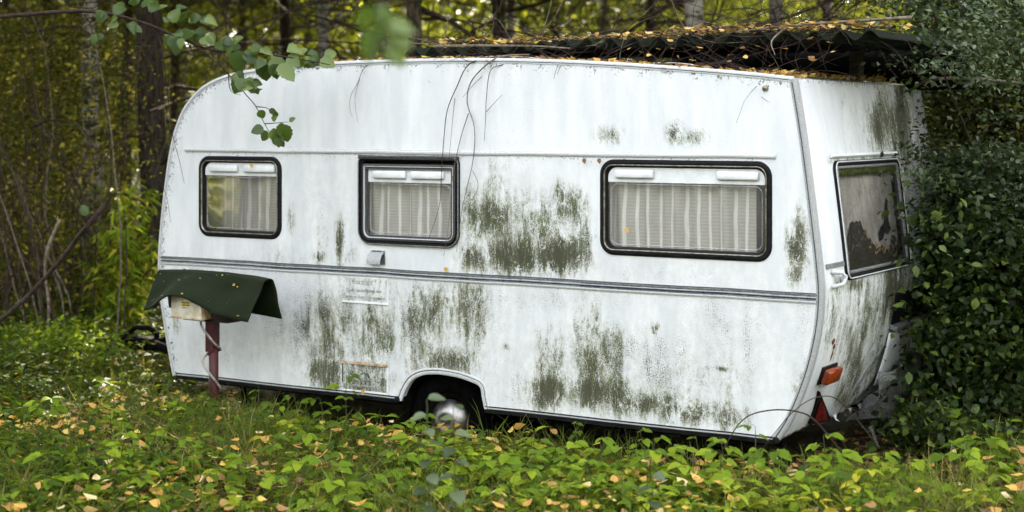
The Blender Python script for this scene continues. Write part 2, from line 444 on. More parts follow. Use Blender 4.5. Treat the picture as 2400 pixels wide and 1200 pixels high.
def cdt_sheet(boundary, holes, step):
    pts = [tuple(p) for p in boundary]; nb = len(pts)
    edges = [(i, (i + 1) % nb) for i in range(nb)]
    for h in holes:
        o = len(pts); pts += [tuple(p) for p in h]; edges += [(o + i, o + (i + 1) % len(h)) for i in range(len(h))]
    b = np.array(boundary); lo, hi = b.min(0), b.max(0)
    gx, gy = np.meshgrid(np.arange(lo[0], hi[0], step), np.arange(lo[1], hi[1], step), indexing='ij')
    gx = gx.ravel() + rng.uniform(-.2, .2, gx.size) * step; gy = gy.ravel() + rng.uniform(-.2, .2, gy.size) * step
    ok = in_poly(gx, gy, boundary)
    for h in holes: ok &= ~in_poly(gx, gy, h)
    # keep grid points away from the constraint lines
    allp = np.array(pts); keep = []
    g = np.stack([gx[ok], gy[ok]], 1)
    for c in range(0, len(g), 4000):
        d = ((g[c:c + 4000, None, :] - allp[None, :, :]) ** 2).sum(-1).min(1); keep.append(d > (step * 0.5) ** 2)
    g = g[np.concatenate(keep)]
    res = delaunay_2d_cdt([Vector(p) for p in pts] + [Vector(p) for p in g], edges, [], 0, 1e-6)
    V = np.array([tuple(p) for p in res[0]]); T = np.array([f for f in res[2] if len(f) == 3])
    c = V[T].mean(1); ok = in_poly(c[:, 0], c[:, 1], boundary)
    for h in holes: ok &= ~in_poly(c[:, 0], c[:, 1], h)
    return V, T[ok]
def blobs(u, v, lst):
    d = np.zeros(len(u))
    for (cu, cv, ru, rv, w) in lst:
        d = np.maximum(d, w * np.exp(-(((u - cu) / ru) ** 2 + ((v - cv) / rv) ** 2) ** 1.05 * 0.8))
    return d
ALGAE = [(1150, 510, 70, 60, .85), (1120, 500, 45, 70, .7), (1240, 510, 80, 60, .62), (1330, 500, 55, 60, .62), (1165, 440, 30, 45, .45), (1315, 460, 22, 40, .55),
         (1210, 595, 90, 50, 1.0), (1320, 595, 62, 48, 1.2), (1115, 605, 40, 34, .95), (1370, 560, 30, 60, .6), (1240, 560, 120, 60, .7),
         (797, 570, 11, 55, .85), (745, 600, 24, 18, .55), (680, 510, 12, 45, .6), (650, 590, 60, 30, .3), (820, 600, 25, 30, .4),
         (775, 800, 55, 130, .72), (765, 870, 50, 50, .9), (880, 780, 80, 75, .75), (800, 760, 22, 40, .85), (860, 885, 60, 40, .85),
         (1010, 735, 60, 75, .78), (1095, 725, 55, 85, .7), (1040, 850, 80, 42, .9), (1005, 830, 40, 50, .7), (900, 690, 60, 40, .35),
         (1290, 860, 40, 100, .6), (1290, 915, 52, 48, 1.0), (1380, 800, 45, 100, .6), (1400, 850, 70, 90, .75), (1410, 920, 85, 48, 1.05), (1500, 945, 100, 34, .9),
         (1620, 965, 110, 34, .8), (1700, 975, 60, 38, .75), (1560, 900, 160, 50, .35), (1720, 900, 50, 60, .4),
         (1872, 580, 26, 75, 1.0), (1868, 640, 24, 40, .95), (1870, 520, 14, 50, .6), (1878, 900, 20, 48, .65),
         (1425, 318, 34, 24, .75), (1585, 312, 26, 26, .75), (1625, 322, 40, 22, .6), (1690, 865, 24, 6, 1.0), (1535, 768, 9, 16, 1.3), (1190, 815, 10, 5, 1.1),
         (415, 760, 10, 30, .6), (900, 780, 230, 110, .27), (1250, 540, 150, 110, .26), (1500, 900, 320, 90, .24), (760, 560, 90, 60, .22), (1000, 860, 300, 60, .24), (1160, 390, 50, 22, .35), (1380, 690, 25, 30, .3)]
GRIME = [(760, 770, 130, 130, .62), (1000, 760, 230, 120, .5), (640, 720, 120, 90, .34), (540, 830, 150, 70, .3), (1150, 520, 160, 130, .42), (760, 500, 110, 130, .25), (1250, 700, 420, 40, .35),
         (1450, 870, 350, 120, .48), (1700, 800, 160, 180, .36), (1240, 900, 120, 80, .42), (1000, 890, 120, 40, .5), (650, 620, 250, 40, .35), (1880, 750, 60, 300, .25),
         (1500, 640, 300, 40, .3), (1050, 230, 700, 110, .06), (560, 260, 150, 120, .05)]

wall = None
def make_side():
    global wall
    holes = [rrect(*WIN[k], r, 0.03) for k, r in (('w1', .085), ('w2', (.09, .09, .045, .045)), ('w3', .085))]
    V, T = cdt_sheet([tuple(p) for p in outline], holes, 0.024)
    u = np.empty(len(V)); v = np.empty(len(V))
    for i, (s, z) in enumerate(V): u[i], v[i] = pix(s, 0, z)
    # distance below the roof edge, for the wet moss crumbs along the trim
    tl = top_line[::2]; d = np.full(len(V), 9.0)
    for p in tl: d = np.minimum(d, np.hypot(V[:, 0] - p[0], V[:, 1] - p[1]))
    rim = np.exp(-(d / 0.07) ** 2)
    rim = np.maximum(rim, 0.55 * np.exp(-((V[:, 1] - 1.655) / 0.03) ** 2) * (V[:, 0] < 1.79))
    rim = np.maximum(rim, 0.5 * np.exp(-np.abs(V[:, 1] - 0.925) / 0.02)); rim = np.maximum(rim, 0.06)
    V3 = np.stack([V[:, 0], np.zeros(len(V)), V[:, 1]], 1)
    o = np_mesh('side_wall', V3, T.ravel(), np.full(len(T), 3), M['panel'], None, caravan)
    for nm, val in (('algae', blobs(u, v, ALGAE) * 1.08), ('grime', np.maximum(blobs(u, v, GRIME) * 1.5, 0.06)), ('rim', rim)):
        a = o.data.attributes.new(nm, 'FLOAT', 'POINT'); a.data.foreach_set('value', val.astype(np.float32))
    md = o.modifiers.new('thickness', 'SOLIDIFY'); md.thickness = 0.012; md.offset = 1.0 if False else 0.0
    wall = o
make_side()

def sweep(line, y0, y1, name, mat, closed=False, ys=None):
    ys = ys or [y0, y1]
    return MB().grid(lambda i, y: (line[int(i)][0], y, line[int(i)][1]), list(range(len(line))), ys).build(name, mat, caravan, True)
# roof and front as one bent sheet, far wall, floor
sp_i = next(i for i, p in enumerate(top_line) if p[0] > -2.42 and p[1] > 1.5)
sweep(top_line[:sp_i + 1], 0.008, WID, 'front_wall', M['white'])
sweep(top_line[sp_i:], 0.008, WID, 'roof', M['white'])
MB().add([(p[0], WID, p[1]) for p in np.concatenate([top_line, rear_line[1:]])], [tuple(range(len(top_line) + len(rear_line) - 1))]).build('far_wall', M['white'], caravan)
MB().box(-2.46, 1.76, 0.39, WID - 0.02, 0.178, 0.205).build('floor', M['black'], caravan)

# rear wall: (y, l) sheet bent along the rear profile
seg = np.concatenate([[0], np.cumsum(np.hypot(*np.diff(rear_line, axis=0).T))]); RL = seg[-1]
def rear_pt(y, l, h=0.0):
    s = np.interp(l, seg, rear_line[:, 0]); z = np.interp(l, seg, rear_line[:, 1])
    e = 0.03; ds = np.interp(l + e, seg, rear_line[:, 0]) - np.interp(l - e, seg, rear_line[:, 0]); dz = np.interp(l + e, seg, rear_line[:, 1]) - np.interp(l - e, seg, rear_line[:, 1])
    n = math.hypot(ds, dz) + 1e-9
    return (s - dz / n * h, y, z + ds / n * h)
def rear_at(u, v):                              # where the photo's point (u, v) lies on the rear wall
    best = (9e9, 0, 0)
    k = (u - 1200) / F
    for l in np.linspace(0, RL, 400):
        s, _, z = rear_pt(0, l)
        y = (k * (OY - s * ST) - OX - s * CT) / (ST - k * CT)
        e = abs(pix(s, y, z)[1] - v)
        if e < best[0]: best = (e, y, l)
    return best[1], best[2]
c1, c2, c3 = rear_at(1948, 376), rear_at(1996, 655), rear_at(2130, 640)
RW = (c1[0], c3[0], c1[1], c2[1])              # y0, y1, l0 (top), l1 (bottom)
rr_hole = rrect(RW[0], RW[1], RW[2], RW[3], .06, 0.03)
rear_alg = [(2065, 290, 32, 80, .95), (2030, 270, 16, 50, .5), (2110, 300, 30, 120, 1.2), (1975, 235, 12, 30, .35), (2000, 850, 26, 110, 1.0), (1975, 930, 24, 60, .9), (2020, 770, 20, 60, .8),
            (2000, 668, 50, 18, .9), (2075, 700, 26, 60, .7), (2095, 680, 30, 90, 1.2), (1960, 690, 26, 26, .5), (1955, 375, 40, 12, .6), (2050, 820, 30, 100, .55), (2120, 800, 40, 140, .9), (2040, 950, 40, 40, .7), (2030, 375, 60, 10, .8), (1965, 760, 50, 110, .5), (2040, 720, 60, 80, .7), (2045, 880, 40, 60, .6), (2000, 300, 60, 120, .25)]
rear_gri = [(2030, 800, 100, 200, .6), (1950, 720, 60, 120, .4), (2110, 400, 60, 400, .8), (1900, 300, 30, 90, .05), (1900, 980, 60, 40, .5)]
def make_rear():
    by = np.linspace(0.012, WID - 0.012, 40); bl = np.linspace(0, RL, 50)
    bound = [(y, 0.0) for y in by] + [(by[-1], l) for l in bl[1:]] + [(y, RL + 0.0) for y in by[::-1][1:]] + [(by[0], l) for l in bl[::-1][1:-1]]
    V, T = cdt_sheet(bound, [rr_hole], 0.03)
    jag = np.where(V[:, 1] > RL - 0.001, rng.uniform(-0.03, 0.03, len(V)), 0)
    V3 = np.array([rear_pt(y, l + j) for (y, l), j in zip(V, jag)])
    # rusted-through, buckled skirt low down on the far half
    buck = np.clip((V[:, 1] - RL + 0.42) / 0.3, 0, 1) * np.clip((V[:, 0] - 0.9) / 0.4, 0, 1)
    V3[:, 0] += buck * 0.035 * np.sin(V[:, 0] * 17 + V[:, 1] * 21) - buck * 0.03
    u = np.empty(len(V)); v = np.empty(len(V))
    for i, p in enumerate(V3): u[i], v[i] = pix(*p)
    o = np_mesh('rear_wall', V3, T.ravel(), np.full(len(T), 3), M['panel'], None, caravan)
    for nm, val in (('algae', blobs(u, v, rear_alg)), ('grime', np.maximum(blobs(u, v, rear_gri), 0.05)), ('rim', np.maximum(0.1, 0.8 * np.exp(-V[:, 1] / 0.05)))):
        a = o.data.attributes.new(nm, 'FLOAT', 'POINT'); a.data.foreach_set('value', val.astype(np.float32))
    md = o.modifiers.new('thickness', 'SOLIDIFY'); md.thickness = 0.006; md.offset = 0
make_rear()

# edge trims
def edge_trim(line, name, w, mat, y=0.0, flip=1, parent=caravan):
    line = np.asarray(line); t = unit(np.gradient(line, axis=0)); nrm = np.stack([t[:, 1], -t[:, 0]], 1) * flip   # into the panel
    m_ = (w * 0.41, w * 0.54)
    prof = [(-0.008, -0.035), (-0.010, 0.006), (0.0, 0.011), (w * 0.35, 0.011), (w * 0.4, 0.006), (w * 0.55, 0.006), (w * 0.6, 0.011), (w * 0.9, 0.010), (w, 0.0)]
    tr_o = MB().grid(lambda i, j: (line[int(i)][0] + nrm[int(i)][0] * prof[int(j)][0], y - prof[int(j)][1], line[int(i)][1] + nrm[int(i)][1] * prof[int(j)][0]),
                     list(range(len(line))), list(range(len(prof)))).build(name, mat, parent, False)
    MB().grid(lambda i, j: (line[int(i)][0] + nrm[int(i)][0] * m_[int(j)], y - 0.0085, line[int(i)][1] + nrm[int(i)][1] * m_[int(j)]), list(range(len(line))), [0, 1]).build('insert', M['blue'], tr_o)
    return tr_o
edge_trim(top_line, 'edge_trim', 0.022, M['alu'])
edge_trim(rear_line, 'edge_trim', 0.030, M['trim_grey'])
far = edge_trim(rear_line, 'edge_trim', 0.034, M['alu'], 0.0); far.location = (0, WID, 0)

def moulding(s0, s1, prof, name, mat, parent=caravan):
    """prof: (z, stand-off) pairs, closed against the wall"""
    mb = MB(); n = len(prof); ns = max(2, int((s1 - s0) / 0.25))
    for i in range(ns + 1):
        s = s0 + (s1 - s0) * i / ns; w = 0.0015 * math.sin(s * 5.1) + 0.001 * math.sin(s * 13)
        for z, h in prof: mb.v.append((s, -h, z + w))
    for i in range(ns):
        for k in range(n - 1): mb.f.append((i * n + k, (i + 1) * n + k, (i + 1) * n + k + 1, i * n + k + 1))
    mb.f.append(tuple(range(n))); mb.f.append(tuple(ns * n + k for k in range(n))[::-1])
    return mb.build(name, mat, parent)
moulding(-2.388, 1.789, [(1.668, 0.0), (1.668, 0.014), (1.676, 0.018), (1.684, 0.018), (1.690, 0.010), (1.694, 0.010), (1.697, 0.0)], 'awning_rail', M['alu'])
belt = moulding(-2.615, 2.02, [(0.915, 0.0), (0.915, 0.012), (0.922, 0.015), (0.928, 0.015), (0.930, 0.006), (0.952, 0.006), (0.954, 0.013), (0.960, 0.013), (0.962, 0.0)], 'belt_moulding', M['alu_dirty'])
moulding(-2.61, 2.015, [(0.9335, 0.005), (0.9335, 0.0085), (0.9405, 0.0085), (0.9405, 0.005)], 'insert', M['blue'], belt)
moulding(-2.612, 2.017, [(0.9135, 0.0), (0.9135, 0.0125), (0.9205, 0.0165), (0.9265, 0.0165), (0.9268, 0.0)], 'lip', M['alu'], belt)
moulding(-2.61, 2.015, [(0.9435, 0.005), (0.9435, 0.0105), (0.9475, 0.0105), (0.9475, 0.005)], 'rib', M['alu'], belt)
moulding(-2.612, 2.018, [(0.9625, 0.0), (0.9625, 0.009), (0.967, 0.009), (0.967, 0.0)], 'stripe', M['blue'], belt)
for a, b in ((-2.47, -0.665), (-0.035, 1.79)):
    sk = moulding(a, b, [(Z0 - 0.016, 0.0), (Z0 - 0.016, 0.012), (Z0 + 0.004, 0.014), (Z0 + 0.008, 0.004), (Z0 + 0.014, 0.004), (Z0 + 0.018, 0.012), (Z0 + 0.022, 0.012), (Z0 + 0.024, 0.0)], 'sill_trim', M['rubber'])
    moulding(a + 0.004, b - 0.004, [(Z0 + 0.009, 0.003), (Z0 + 0.009, 0.0075), (Z0 + 0.013, 0.0075), (Z0 + 0.013, 0.003)], 'insert', M['alu'], sk)
    MB().lathe((b, 0.0, Z0 + 0.005), (0, -1, 0), [(0, 0.02), (0.014, 0.02), (0.018, 0.012), (0.018, 0.0)], 14).build('end_cap', M['rubber'], sk, True)
edge_trim(arch, 'arch_trim', 0.030, M['alu'])
# dark wheel housing behind the arch
hs = np.array(arch)[::3]
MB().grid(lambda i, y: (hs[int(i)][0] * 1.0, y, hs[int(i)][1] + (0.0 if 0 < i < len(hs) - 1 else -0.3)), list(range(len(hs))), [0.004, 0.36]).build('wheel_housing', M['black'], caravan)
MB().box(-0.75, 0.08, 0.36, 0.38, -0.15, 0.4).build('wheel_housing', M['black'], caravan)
MB().rbox(-2.45, 1.70, 0.30, 0.36, 0.08, 0.176, 0.006).build('chassis_rail', M['black'], caravan)
MB().rbox(-2.45, 1.70, 1.70, 1.76, 0.08, 0.176, 0.006).build('chassis_rail', M['black'], caravan)
MB().tube([(-0.345, 0.2, 0.06), (-0.345, 1.85, 0.06)], 0.04, 10).build('axle', M['black'], caravan)
for sx in (-2.2, 1.45):
    mb = MB().tube([(sx, 0.34, 0.12), (sx + 0.05, 0.33, -0.12)], 0.018, 8); mb.rbox(sx - 0.02, sx + 0.12, 0.27, 0.4, -0.13, -0.1, 0.004)
    mb.build('steady_leg', M['black'], caravan)
for wy, nm in ((0.13, 'wheel'), (1.78, 'wheel')):
    wh = MB().lathe((-0.345, wy, 0.06), (0, -1, 0), [(-0.08, 0.17), (-0.085, 0.25), (-0.05, 0.285), (0.0, 0.292), (0.05, 0.285), (0.07, 0.25), (0.066, 0.175), (0.03, 0.165)], 36).build(nm, M['tyre'], caravan, True)
    MB().lathe((-0.345, wy, 0.06), (0, -1, 0), [(0.03, 0.175), (0.055, 0.17), (0.045, 0.155), (0.02, 0.14), (0.02, 0.02)], 36).build('rim', M['black'], wh, True)
    MB().lathe((-0.345, wy, 0.06), (0, -1, 0), [(0.03, 0.132), (0.056, 0.126), (0.088, 0.08), (0.105, 0.046), (0.098, 0.040), (0.102, 0.0)], 36).build('hubcap', M['chrome'], wh, True)

# ------------------------------------------------------------------ side windows
def curtain(s0, s1, z0, z1, y, seed, parent, mat, mapf=None):
    r_ = random.Random(seed); ph = [r_.uniform(0, 6) for _ in range(4)]
    def fn(a, b):
        w = 0.012 * math.sin(a * 41 + ph[0]) + 0.008 * math.sin(a * 67 + ph[1] + b * 1.5) + 0.006 * math.sin(a * 23 + ph[2] - b)
        return (a, y + w, b) if mapf is None else mapf(a, b, -y + w)
    return MB().grid(fn, list(np.linspace(s0, s1, 90)), list(np.linspace(z0, z1, 8))).build('curtain', mat, parent, True)
def side_window(key, r, vents, curt, opening=False):
    rect = WIN[key]; x0, x1, z0, z1 = rect
    if not opening:
        fr = ring(side_map, rect, r, [(0.0, 0.0), (0.002, 0.012), (0.012, 0.019), (0.026, 0.019), (0.036, 0.012), (0.042, 0.004), (0.046, -0.006), (0.05, -0.02)]).build('window', M['rubber'], caravan, True)
        ring(side_map, rect, r, [(0.0285, 0.0185), (0.0305, 0.0225), (0.0335, 0.0205), (0.035, 0.014)]).build('bead', M['brassbead'], fr, True)
        inn = 0.046
    else:
        fr = ring(side_map, rect, r, [(0.0, 0.0), (0.001, 0.02), (0.010, 0.022), (0.012, 0.010), (0.022, 0.008), (0.03, 0.008), (0.034, -0.006)]).build('window', M['rubber'], caravan)
        ring(side_map, rect, r, [(0.002, 0.0205), (0.0035, 0.0255), (0.008, 0.0255), (0.0095, 0.0205)]).build('outer_frame', M['alu_dirty'], fr)
        ring(side_map, (x0, x1, z0 - 0.002, z1 - 0.022), r, [(0.030, 0.004), (0.031, 0.017), (0.043, 0.019), (0.046, 0.013), (0.055, 0.011), (0.062, 0.013), (0.064, -0.01)]).build('sash', M['anodised'], fr)
        ring(side_map, (x0, x1, z0 - 0.002, z1 - 0.022), r, [(0.044, 0.0195), (0.0455, 0.0215), (0.048, 0.0205), (0.0495, 0.012)]).build('bead', M['alu'], fr)
        moulding(x0 + 0.004, x1 - 0.004, [(z1 - 0.024, 0.012), (z1 - 0.022, 0.026), (z1 - 0.014, 0.027), (z1 - 0.012, 0.020), (z1 - 0.006, 0.020), (z1 - 0.002, 0.027), (z1, 0.012)], 'hinge_rail', M['anodised'], fr)
        inn = 0.060; z1 -= 0.022
    rin = [max(0.02, q - 0.03) for q in (r if hasattr(r, '__len__') else (r,) * 4)]
    pane_r = (x0 + inn, x1 - inn, z0 + inn, z1 - inn)
    zt = z1 - inn; zv = zt - 0.078
    ph = -0.008
    filled(side_map, rrect(pane_r[0], pane_r[1], pane_r[2], zv, (rin[0], rin[1], 0.004, 0.004)), ph).build('pane', M['pane'], fr)
    mrect = (pane_r[0] + 0.014, pane_r[1] - 0.014, pane_r[2] + 0.012, zv - 0.014)
    ring(side_map, mrect, 0.045, [(-0.002, ph + 0.001), (0.0, ph + 0.003), (0.003, ph + 0.003), (0.006, ph + 0.001)]).build('pane_moulding', M['mould'], fr, True)
    filled(side_map, rrect(pane_r[0], pane_r[1], zv, zt, (0.004, 0.004, rin[2], rin[3])), ph + 0.004).build('vent_panel', M['white'], fr)
    MB().box(pane_r[0], pane_r[1], 0.0045, 0.010, zv - 0.004, zv + 0.0).build('panel_lip', M['white'], fr)
    for (ua, ub) in vents:
        a, b = sp(ua, 400)[0], sp(ub, 400)[0]; zc = (zv + zt) / 2 + 0.004
        MB().rbox(a, b, -0.018, 0.004, zc - 0.024, zc + 0.024, 0.010).build('vent_cover', M['white'], fr, True)
    ca, cb = pane_r[0] - 0.03 + curt[0], pane_r[1] + 0.03 - curt[1]
    curtain(ca, cb, z0, zv + 0.06, 0.06, hash(key) % 97 if False else len(key) * 7 + int(x0 * 10), fr, M['curtain'])
    return fr
side_window('w1', .085, [(493, 558), (574, 646)], (0, 0))
side_window('w2', (.09, .09, .05, .05), [(876, 952), (965, 1042)], (0, 0), True)
side_window('w3', .085, [(1443, 1533), (1681, 1779)], (0, 0.10))
# a partition so that the windows do not see through to the far side
MB().box(-2.3, 1.8, 0.26, 0.28, 0.3, 1.95).build('interior_wall', M['inside'], caravan)

# ------------------------------------------------------------------ fittings on the side
def lettering(body, size, name, parent, sx, z, h, mat, width=None, extrude=0.003):
    cu = bpy.data.curves.new('lettering', 'FONT'); cu.body = body; cu.size = size; cu.extrude = extrude; cu.align_x = 'CENTER'; cu.resolution_u = 2
    tmp = bpy.data.objects.new('lettering_tmp', cu); COL.objects.link(tmp)
    dg = bpy.context.evaluated_depsgraph_get(); me = bpy.data.meshes.new_from_object(tmp.evaluated_get(dg))
    bpy.data.objects.remove(tmp)
    xs = [w.co.x for w in me.vertices]; k = (width / (max(xs) - min(xs))) if width else 1.0
    for w in me.vertices: w.co = (sx + w.co.x * k, -h - w.co.z, z + w.co.y)
    me.materials.clear(); me.materials.append(mat); o = bpy.data.objects.new(name, me); link(o, parent); return o
def notice(name, s0, s1, z0, z1, h, mat, open_left=0.0, lip=None):
    mb = MB().rbox(s0, s1, -h, -0.001, z0, z1, 0.003)
    p = mb.build(name, mat, caravan)
    u0, v0 = pix(0, 0, 0)
    for nm, val in (('algae', open_left), ('grime', 0.4), ('rim', 0.2)):
        a = p.data.attributes.new(nm, 'FLOAT', 'POINT'); a.data.foreach_set('value', np.full(len(p.data.vertices), val, np.float32))
    w, c = s1 - s0, (s0 + s1) / 2; dz = z1 - z0
    MB().rbox(s0 - 0.004, s1 + 0.004, -h - 0.005, -0.0015, z0 - 0.008, z0 + 0.004, 0.002).build('lip', lip or M['white'], p)
    MB().rbox(s1 - 0.006, s1 + 0.003, -h - 0.003, -0.0012, z0 + 0.0045, z1, 0.002).build('lip', M['white'], p)
    for body, size, zz, wd in (('Vorsicht !', 0.052, 0.72, 0.55), ('Beim Laufenlassen der', 0.034, 0.42, 0.78), ('Motoren Vergiftungsgefahr', 0.034, 0.14, 0.93)):
        lt = lettering(body, size, 'lettering', p, c - 0.01, z0 + dz * zz, h - 0.001, M['panel_text'], w * wd, 0.004)
    return p
M['panel_text'] = worn('raised_shaded_letters', (0.20, 0.20, 0.16), (0.66, 0.66, 0.64), 0.5, 0, 55, 0.4, 0.1)  # darker than the plate: shadow of the relief put into the letter colour
notice('warning_plate', -1.08, -0.735, 0.752, 0.905, 0.008, M['panel'], 0.38)
p2 = notice('warning_plate', -1.075, -0.735, 0.205, 0.365, 0.014, M['panel'], 0.72)
MB().rbox(-1.09, -0.735, -0.022, -0.0155, 0.366, 0.385, 0.003).build('rusty_lip', M['cream'], p2)
MB().rbox(-1.084, -1.076, -0.012, -0.001, 0.25, 0.372, 0.002).build('gap_shade', M['rubber'], p2)  # solid dark strip standing in for the shade of the open gap
vb = MB().rbox(-0.865, -0.755, -0.006, -0.0005, 0.985, 1.078, 0.002).build('flue_vent', M['alu_dirty'], caravan)
MB().grid(lambda a, b: (a, -0.006 - 0.045 * math.sin(max(0.02, min(1, b)) * math.pi * 0.55) ** 0.6, 1.065 - 0.07 * b), [-0.868, -0.765], list(np.linspace(0, 1, 8))).build('hood', M['trim_grey'], vb, False, 0.004)
kx, kz = sp(1795, 207)
MB().lathe((kx, 0, kz), (0, -1, 0), [(0, 0.017), (0.012, 0.017), (0.02, 0.012), (0.022, 0.0)], 16).build('knob', M['brassbead'], caravan, True)

# ------------------------------------------------------------------ rear window and fittings
def rear_map(a, b, h): return rear_pt(a, b, h)
rw = ring(rear_map, RW, .06, [(0.0, 0.0), (0.002, 0.016), (0.014, 0.02), (0.03, 0.016), (0.036, 0.002), (0.05, -0.015)]).build('window', M['rubber'], caravan, True)
tag(rw, 'rear end window with broken inner film')
ring(rear_map, RW, .06, [(0.006, 0.0185), (0.008, 0.0235), (0.012, 0.0235), (0.0135, 0.0195)]).build('bead', M['alu'], rw, True)
ring(rear_map, RW, .06, [(0.032, 0.012), (0.034, 0.017), (0.046, 0.017), (0.05, 0.004)]).build('sash', M['alu_dirty'], rw, True)
y0, y1, l0, l1 = RW
MB().grid(lambda a, b: rear_pt(a, b, -0.035), list(np.linspace(y0 + .04, y1 - .04, 10)), list(np.linspace(l0 + .04, l1 - .04, 12))).build('inner_ledge', M['rubber'], rw) if False else None
# outer pane with a jagged hole low on the far side
hole = [(0.66, 0.22), (0.655, 0.31), (0.72, 0.37), (0.77, 0.40), (0.80, 0.47), (0.82, 0.58), (0.87, 0.66), (0.90, 0.64), (0.875, 0.52), (0.87, 0.42), (0.90, 0.33), (0.84, 0.28), (0.78, 0.30), (0.74, 0.24)]
hp = [(y0 + 0.05 + (y1 - y0 - 0.1) * a, l1 - 0.05 - (l1 - l0 - 0.1) * b) for a, b in hole]
pl_loop = rrect(y0 + 0.045, y1 - 0.045, l0 + 0.045, l1 - 0.045, 0.03)
Vp, Tp = cdt_sheet(pl_loop, [hp], 0.06)
filled(rear_map, pl_loop, 0.0).build('pane', M['pane_clear'], rw) if False else MB().grid(lambda a, b: rear_pt(a, b, 0.002), list(np.linspace(y0 + .045, y1 - .045, 6)), list(np.linspace(l0 + .045, l1 - .045, 10))).build('pane', M['pane_clear'], rw, True)
MB().add([rear_pt(a, b, -0.035) for a, b in Vp], [tuple(t_) for t_ in Tp]).build('torn_film', M['pane_old'], rw)
MB().tube([rear_pt(a, b, -0.034) for a, b in hp + hp[:1]], 0.0022, 5).build('broken_edge', M['mould'], rw)
fl = [(0.1, 0.02), (0.1, 0.10), (0.28, 0.16), (0.5, 0.12), (0.64, 0.26), (0.8, 0.16), (0.95, 0.06), (0.95, 0.02)]
curtain(y0 - 0.02, y0 + (y1 - y0) * 0.42, l0, l1, 0.075, 5, rw, M['curtain_r'], lambda a, b, h: rear_pt(a, b, h))
M['heapleaf'] = [worn('caught_leaf', (0.10, 0.05, 0.02), (0.22, 0.12, 0.04), .7, 0, 40), worn('caught_leaf', (0.35, 0.2, 0.04), (0.55, 0.33, 0.06), .7, 0, 40), worn('caught_leaf', (0.03, 0.02, 0.01), (0.07, 0.05, 0.02), .8, 0, 40)]
# heap of leaf mould caught between pane and curtain
heap_v = MB().grid(lambda a, b: rear_pt(y0 + 0.06 + (y1 - y0 - 0.12) * a, l1 - 0.05 - b * (0.19 * math.exp(-((a - 0.28) / 0.2) ** 2) + 0.075 + 0.012 * math.sin(a * 40) + 0.01 * math.sin(a * 93)), -0.024 + 0.02 * (1 - b)), list(np.linspace(0, 1, 50)), [0, 0.5, 1.0])
heap_v.build('leaf_mould', worn('leaf_mould', (0.012, 0.010, 0.006), (0.05, 0.04, 0.02), 0.9, 0, 60, 0.1, 0.6), rw)
for k_ in range(34):
    a_ = random.uniform(.03, .97); hh_ = 0.19 * math.exp(-((a_ - 0.28) / 0.2) ** 2) + 0.075
    b_ = random.uniform(.55, 1.08); q_ = Vector(rear_pt(y0 + 0.06 + (y1 - y0 - 0.12) * a_, l1 - 0.05 - b_ * hh_, -0.012)); r0_ = random.uniform(.012, .026)
    MB().add([tuple(q_ + Vector((random.uniform(-.004, .004), r0_ * math.cos(t_), r0_ * .7 * math.sin(t_)))) for t_ in (0, 1.1, 2.2, 3.4, 4.6, 5.5)], [(0, 1, 2, 3, 4, 5)]).build('leaf', M['heapleaf'][k_ % 3], rw)
# moss on the window's upper ledge
moss_m = worn('moss', (0.02, 0.022, 0.008), (0.07, 0.085, 0.02), 0.95, 0, 40, 0.1, 0.8)
MB().grid(lambda a, b: rear_pt(a, l0 + 0.035 + 0.055 * b, -0.001 + 0.012 * math.sin(math.pi * b) + 0.004 * math.sin(a * 70)), list(np.linspace(y0 + .05, y1 - .05, 60)), [0, .35, .7, 1.0]).build('moss', moss_m, rw)
MB().box(0.2, 1.5, 0.32, 1.9, 0.9, 0.92).build('interior_bench', M['inside'], caravan)
MB().box(0.95, 0.97, 0.30, 1.95, 0.3, 2.0).build('interior_wall', M['inside'], caravan)
# drip strip above the window, short belt pieces, grab handle
ya, la = rear_at(1945, 366); yb, lb = rear_at(2098, 376)
MB().tube([rear_pt(y, la, 0.012) for y in np.linspace(ya - 0.02, yb, 9)], 0.012, 5).build('drip_strip', M['white'], caravan)
ya, la = rear_at(1934, 627); yb, lb = rear_at(1984, 627)
MB().grid(lambda y, l: rear_pt(y, l, 0.008 if la - 0.015 < l < la + 0.012 else 0.001), [ya, yb], [la - 0.016, la - 0.014, la + 0.011, la + 0.013]).build('belt_moulding', M['alu_dirty'], caravan)
ya, la = rear_at(1955, 635); yb, lb = rear_at(1952, 668)
hd = MB().tube([rear_pt(ya - 0.06, la, 0.004), rear_pt(ya + 0.01, la + 0.01, 0.04), rear_pt(ya + 0.035, (la + lb) / 2, 0.05), rear_pt(ya + 0.01, lb, 0.04), rear_pt(ya - 0.06, lb + 0.01, 0.004)], 0.011, 8)
hd.tube([rear_pt(ya + 0.035, (la + lb) / 2, 0.045), rear_pt(ya + 0.12, (la + lb) / 2, 0.02)], 0.009, 6)
hd.build('grab_handle', M['alu'], caravan, True)
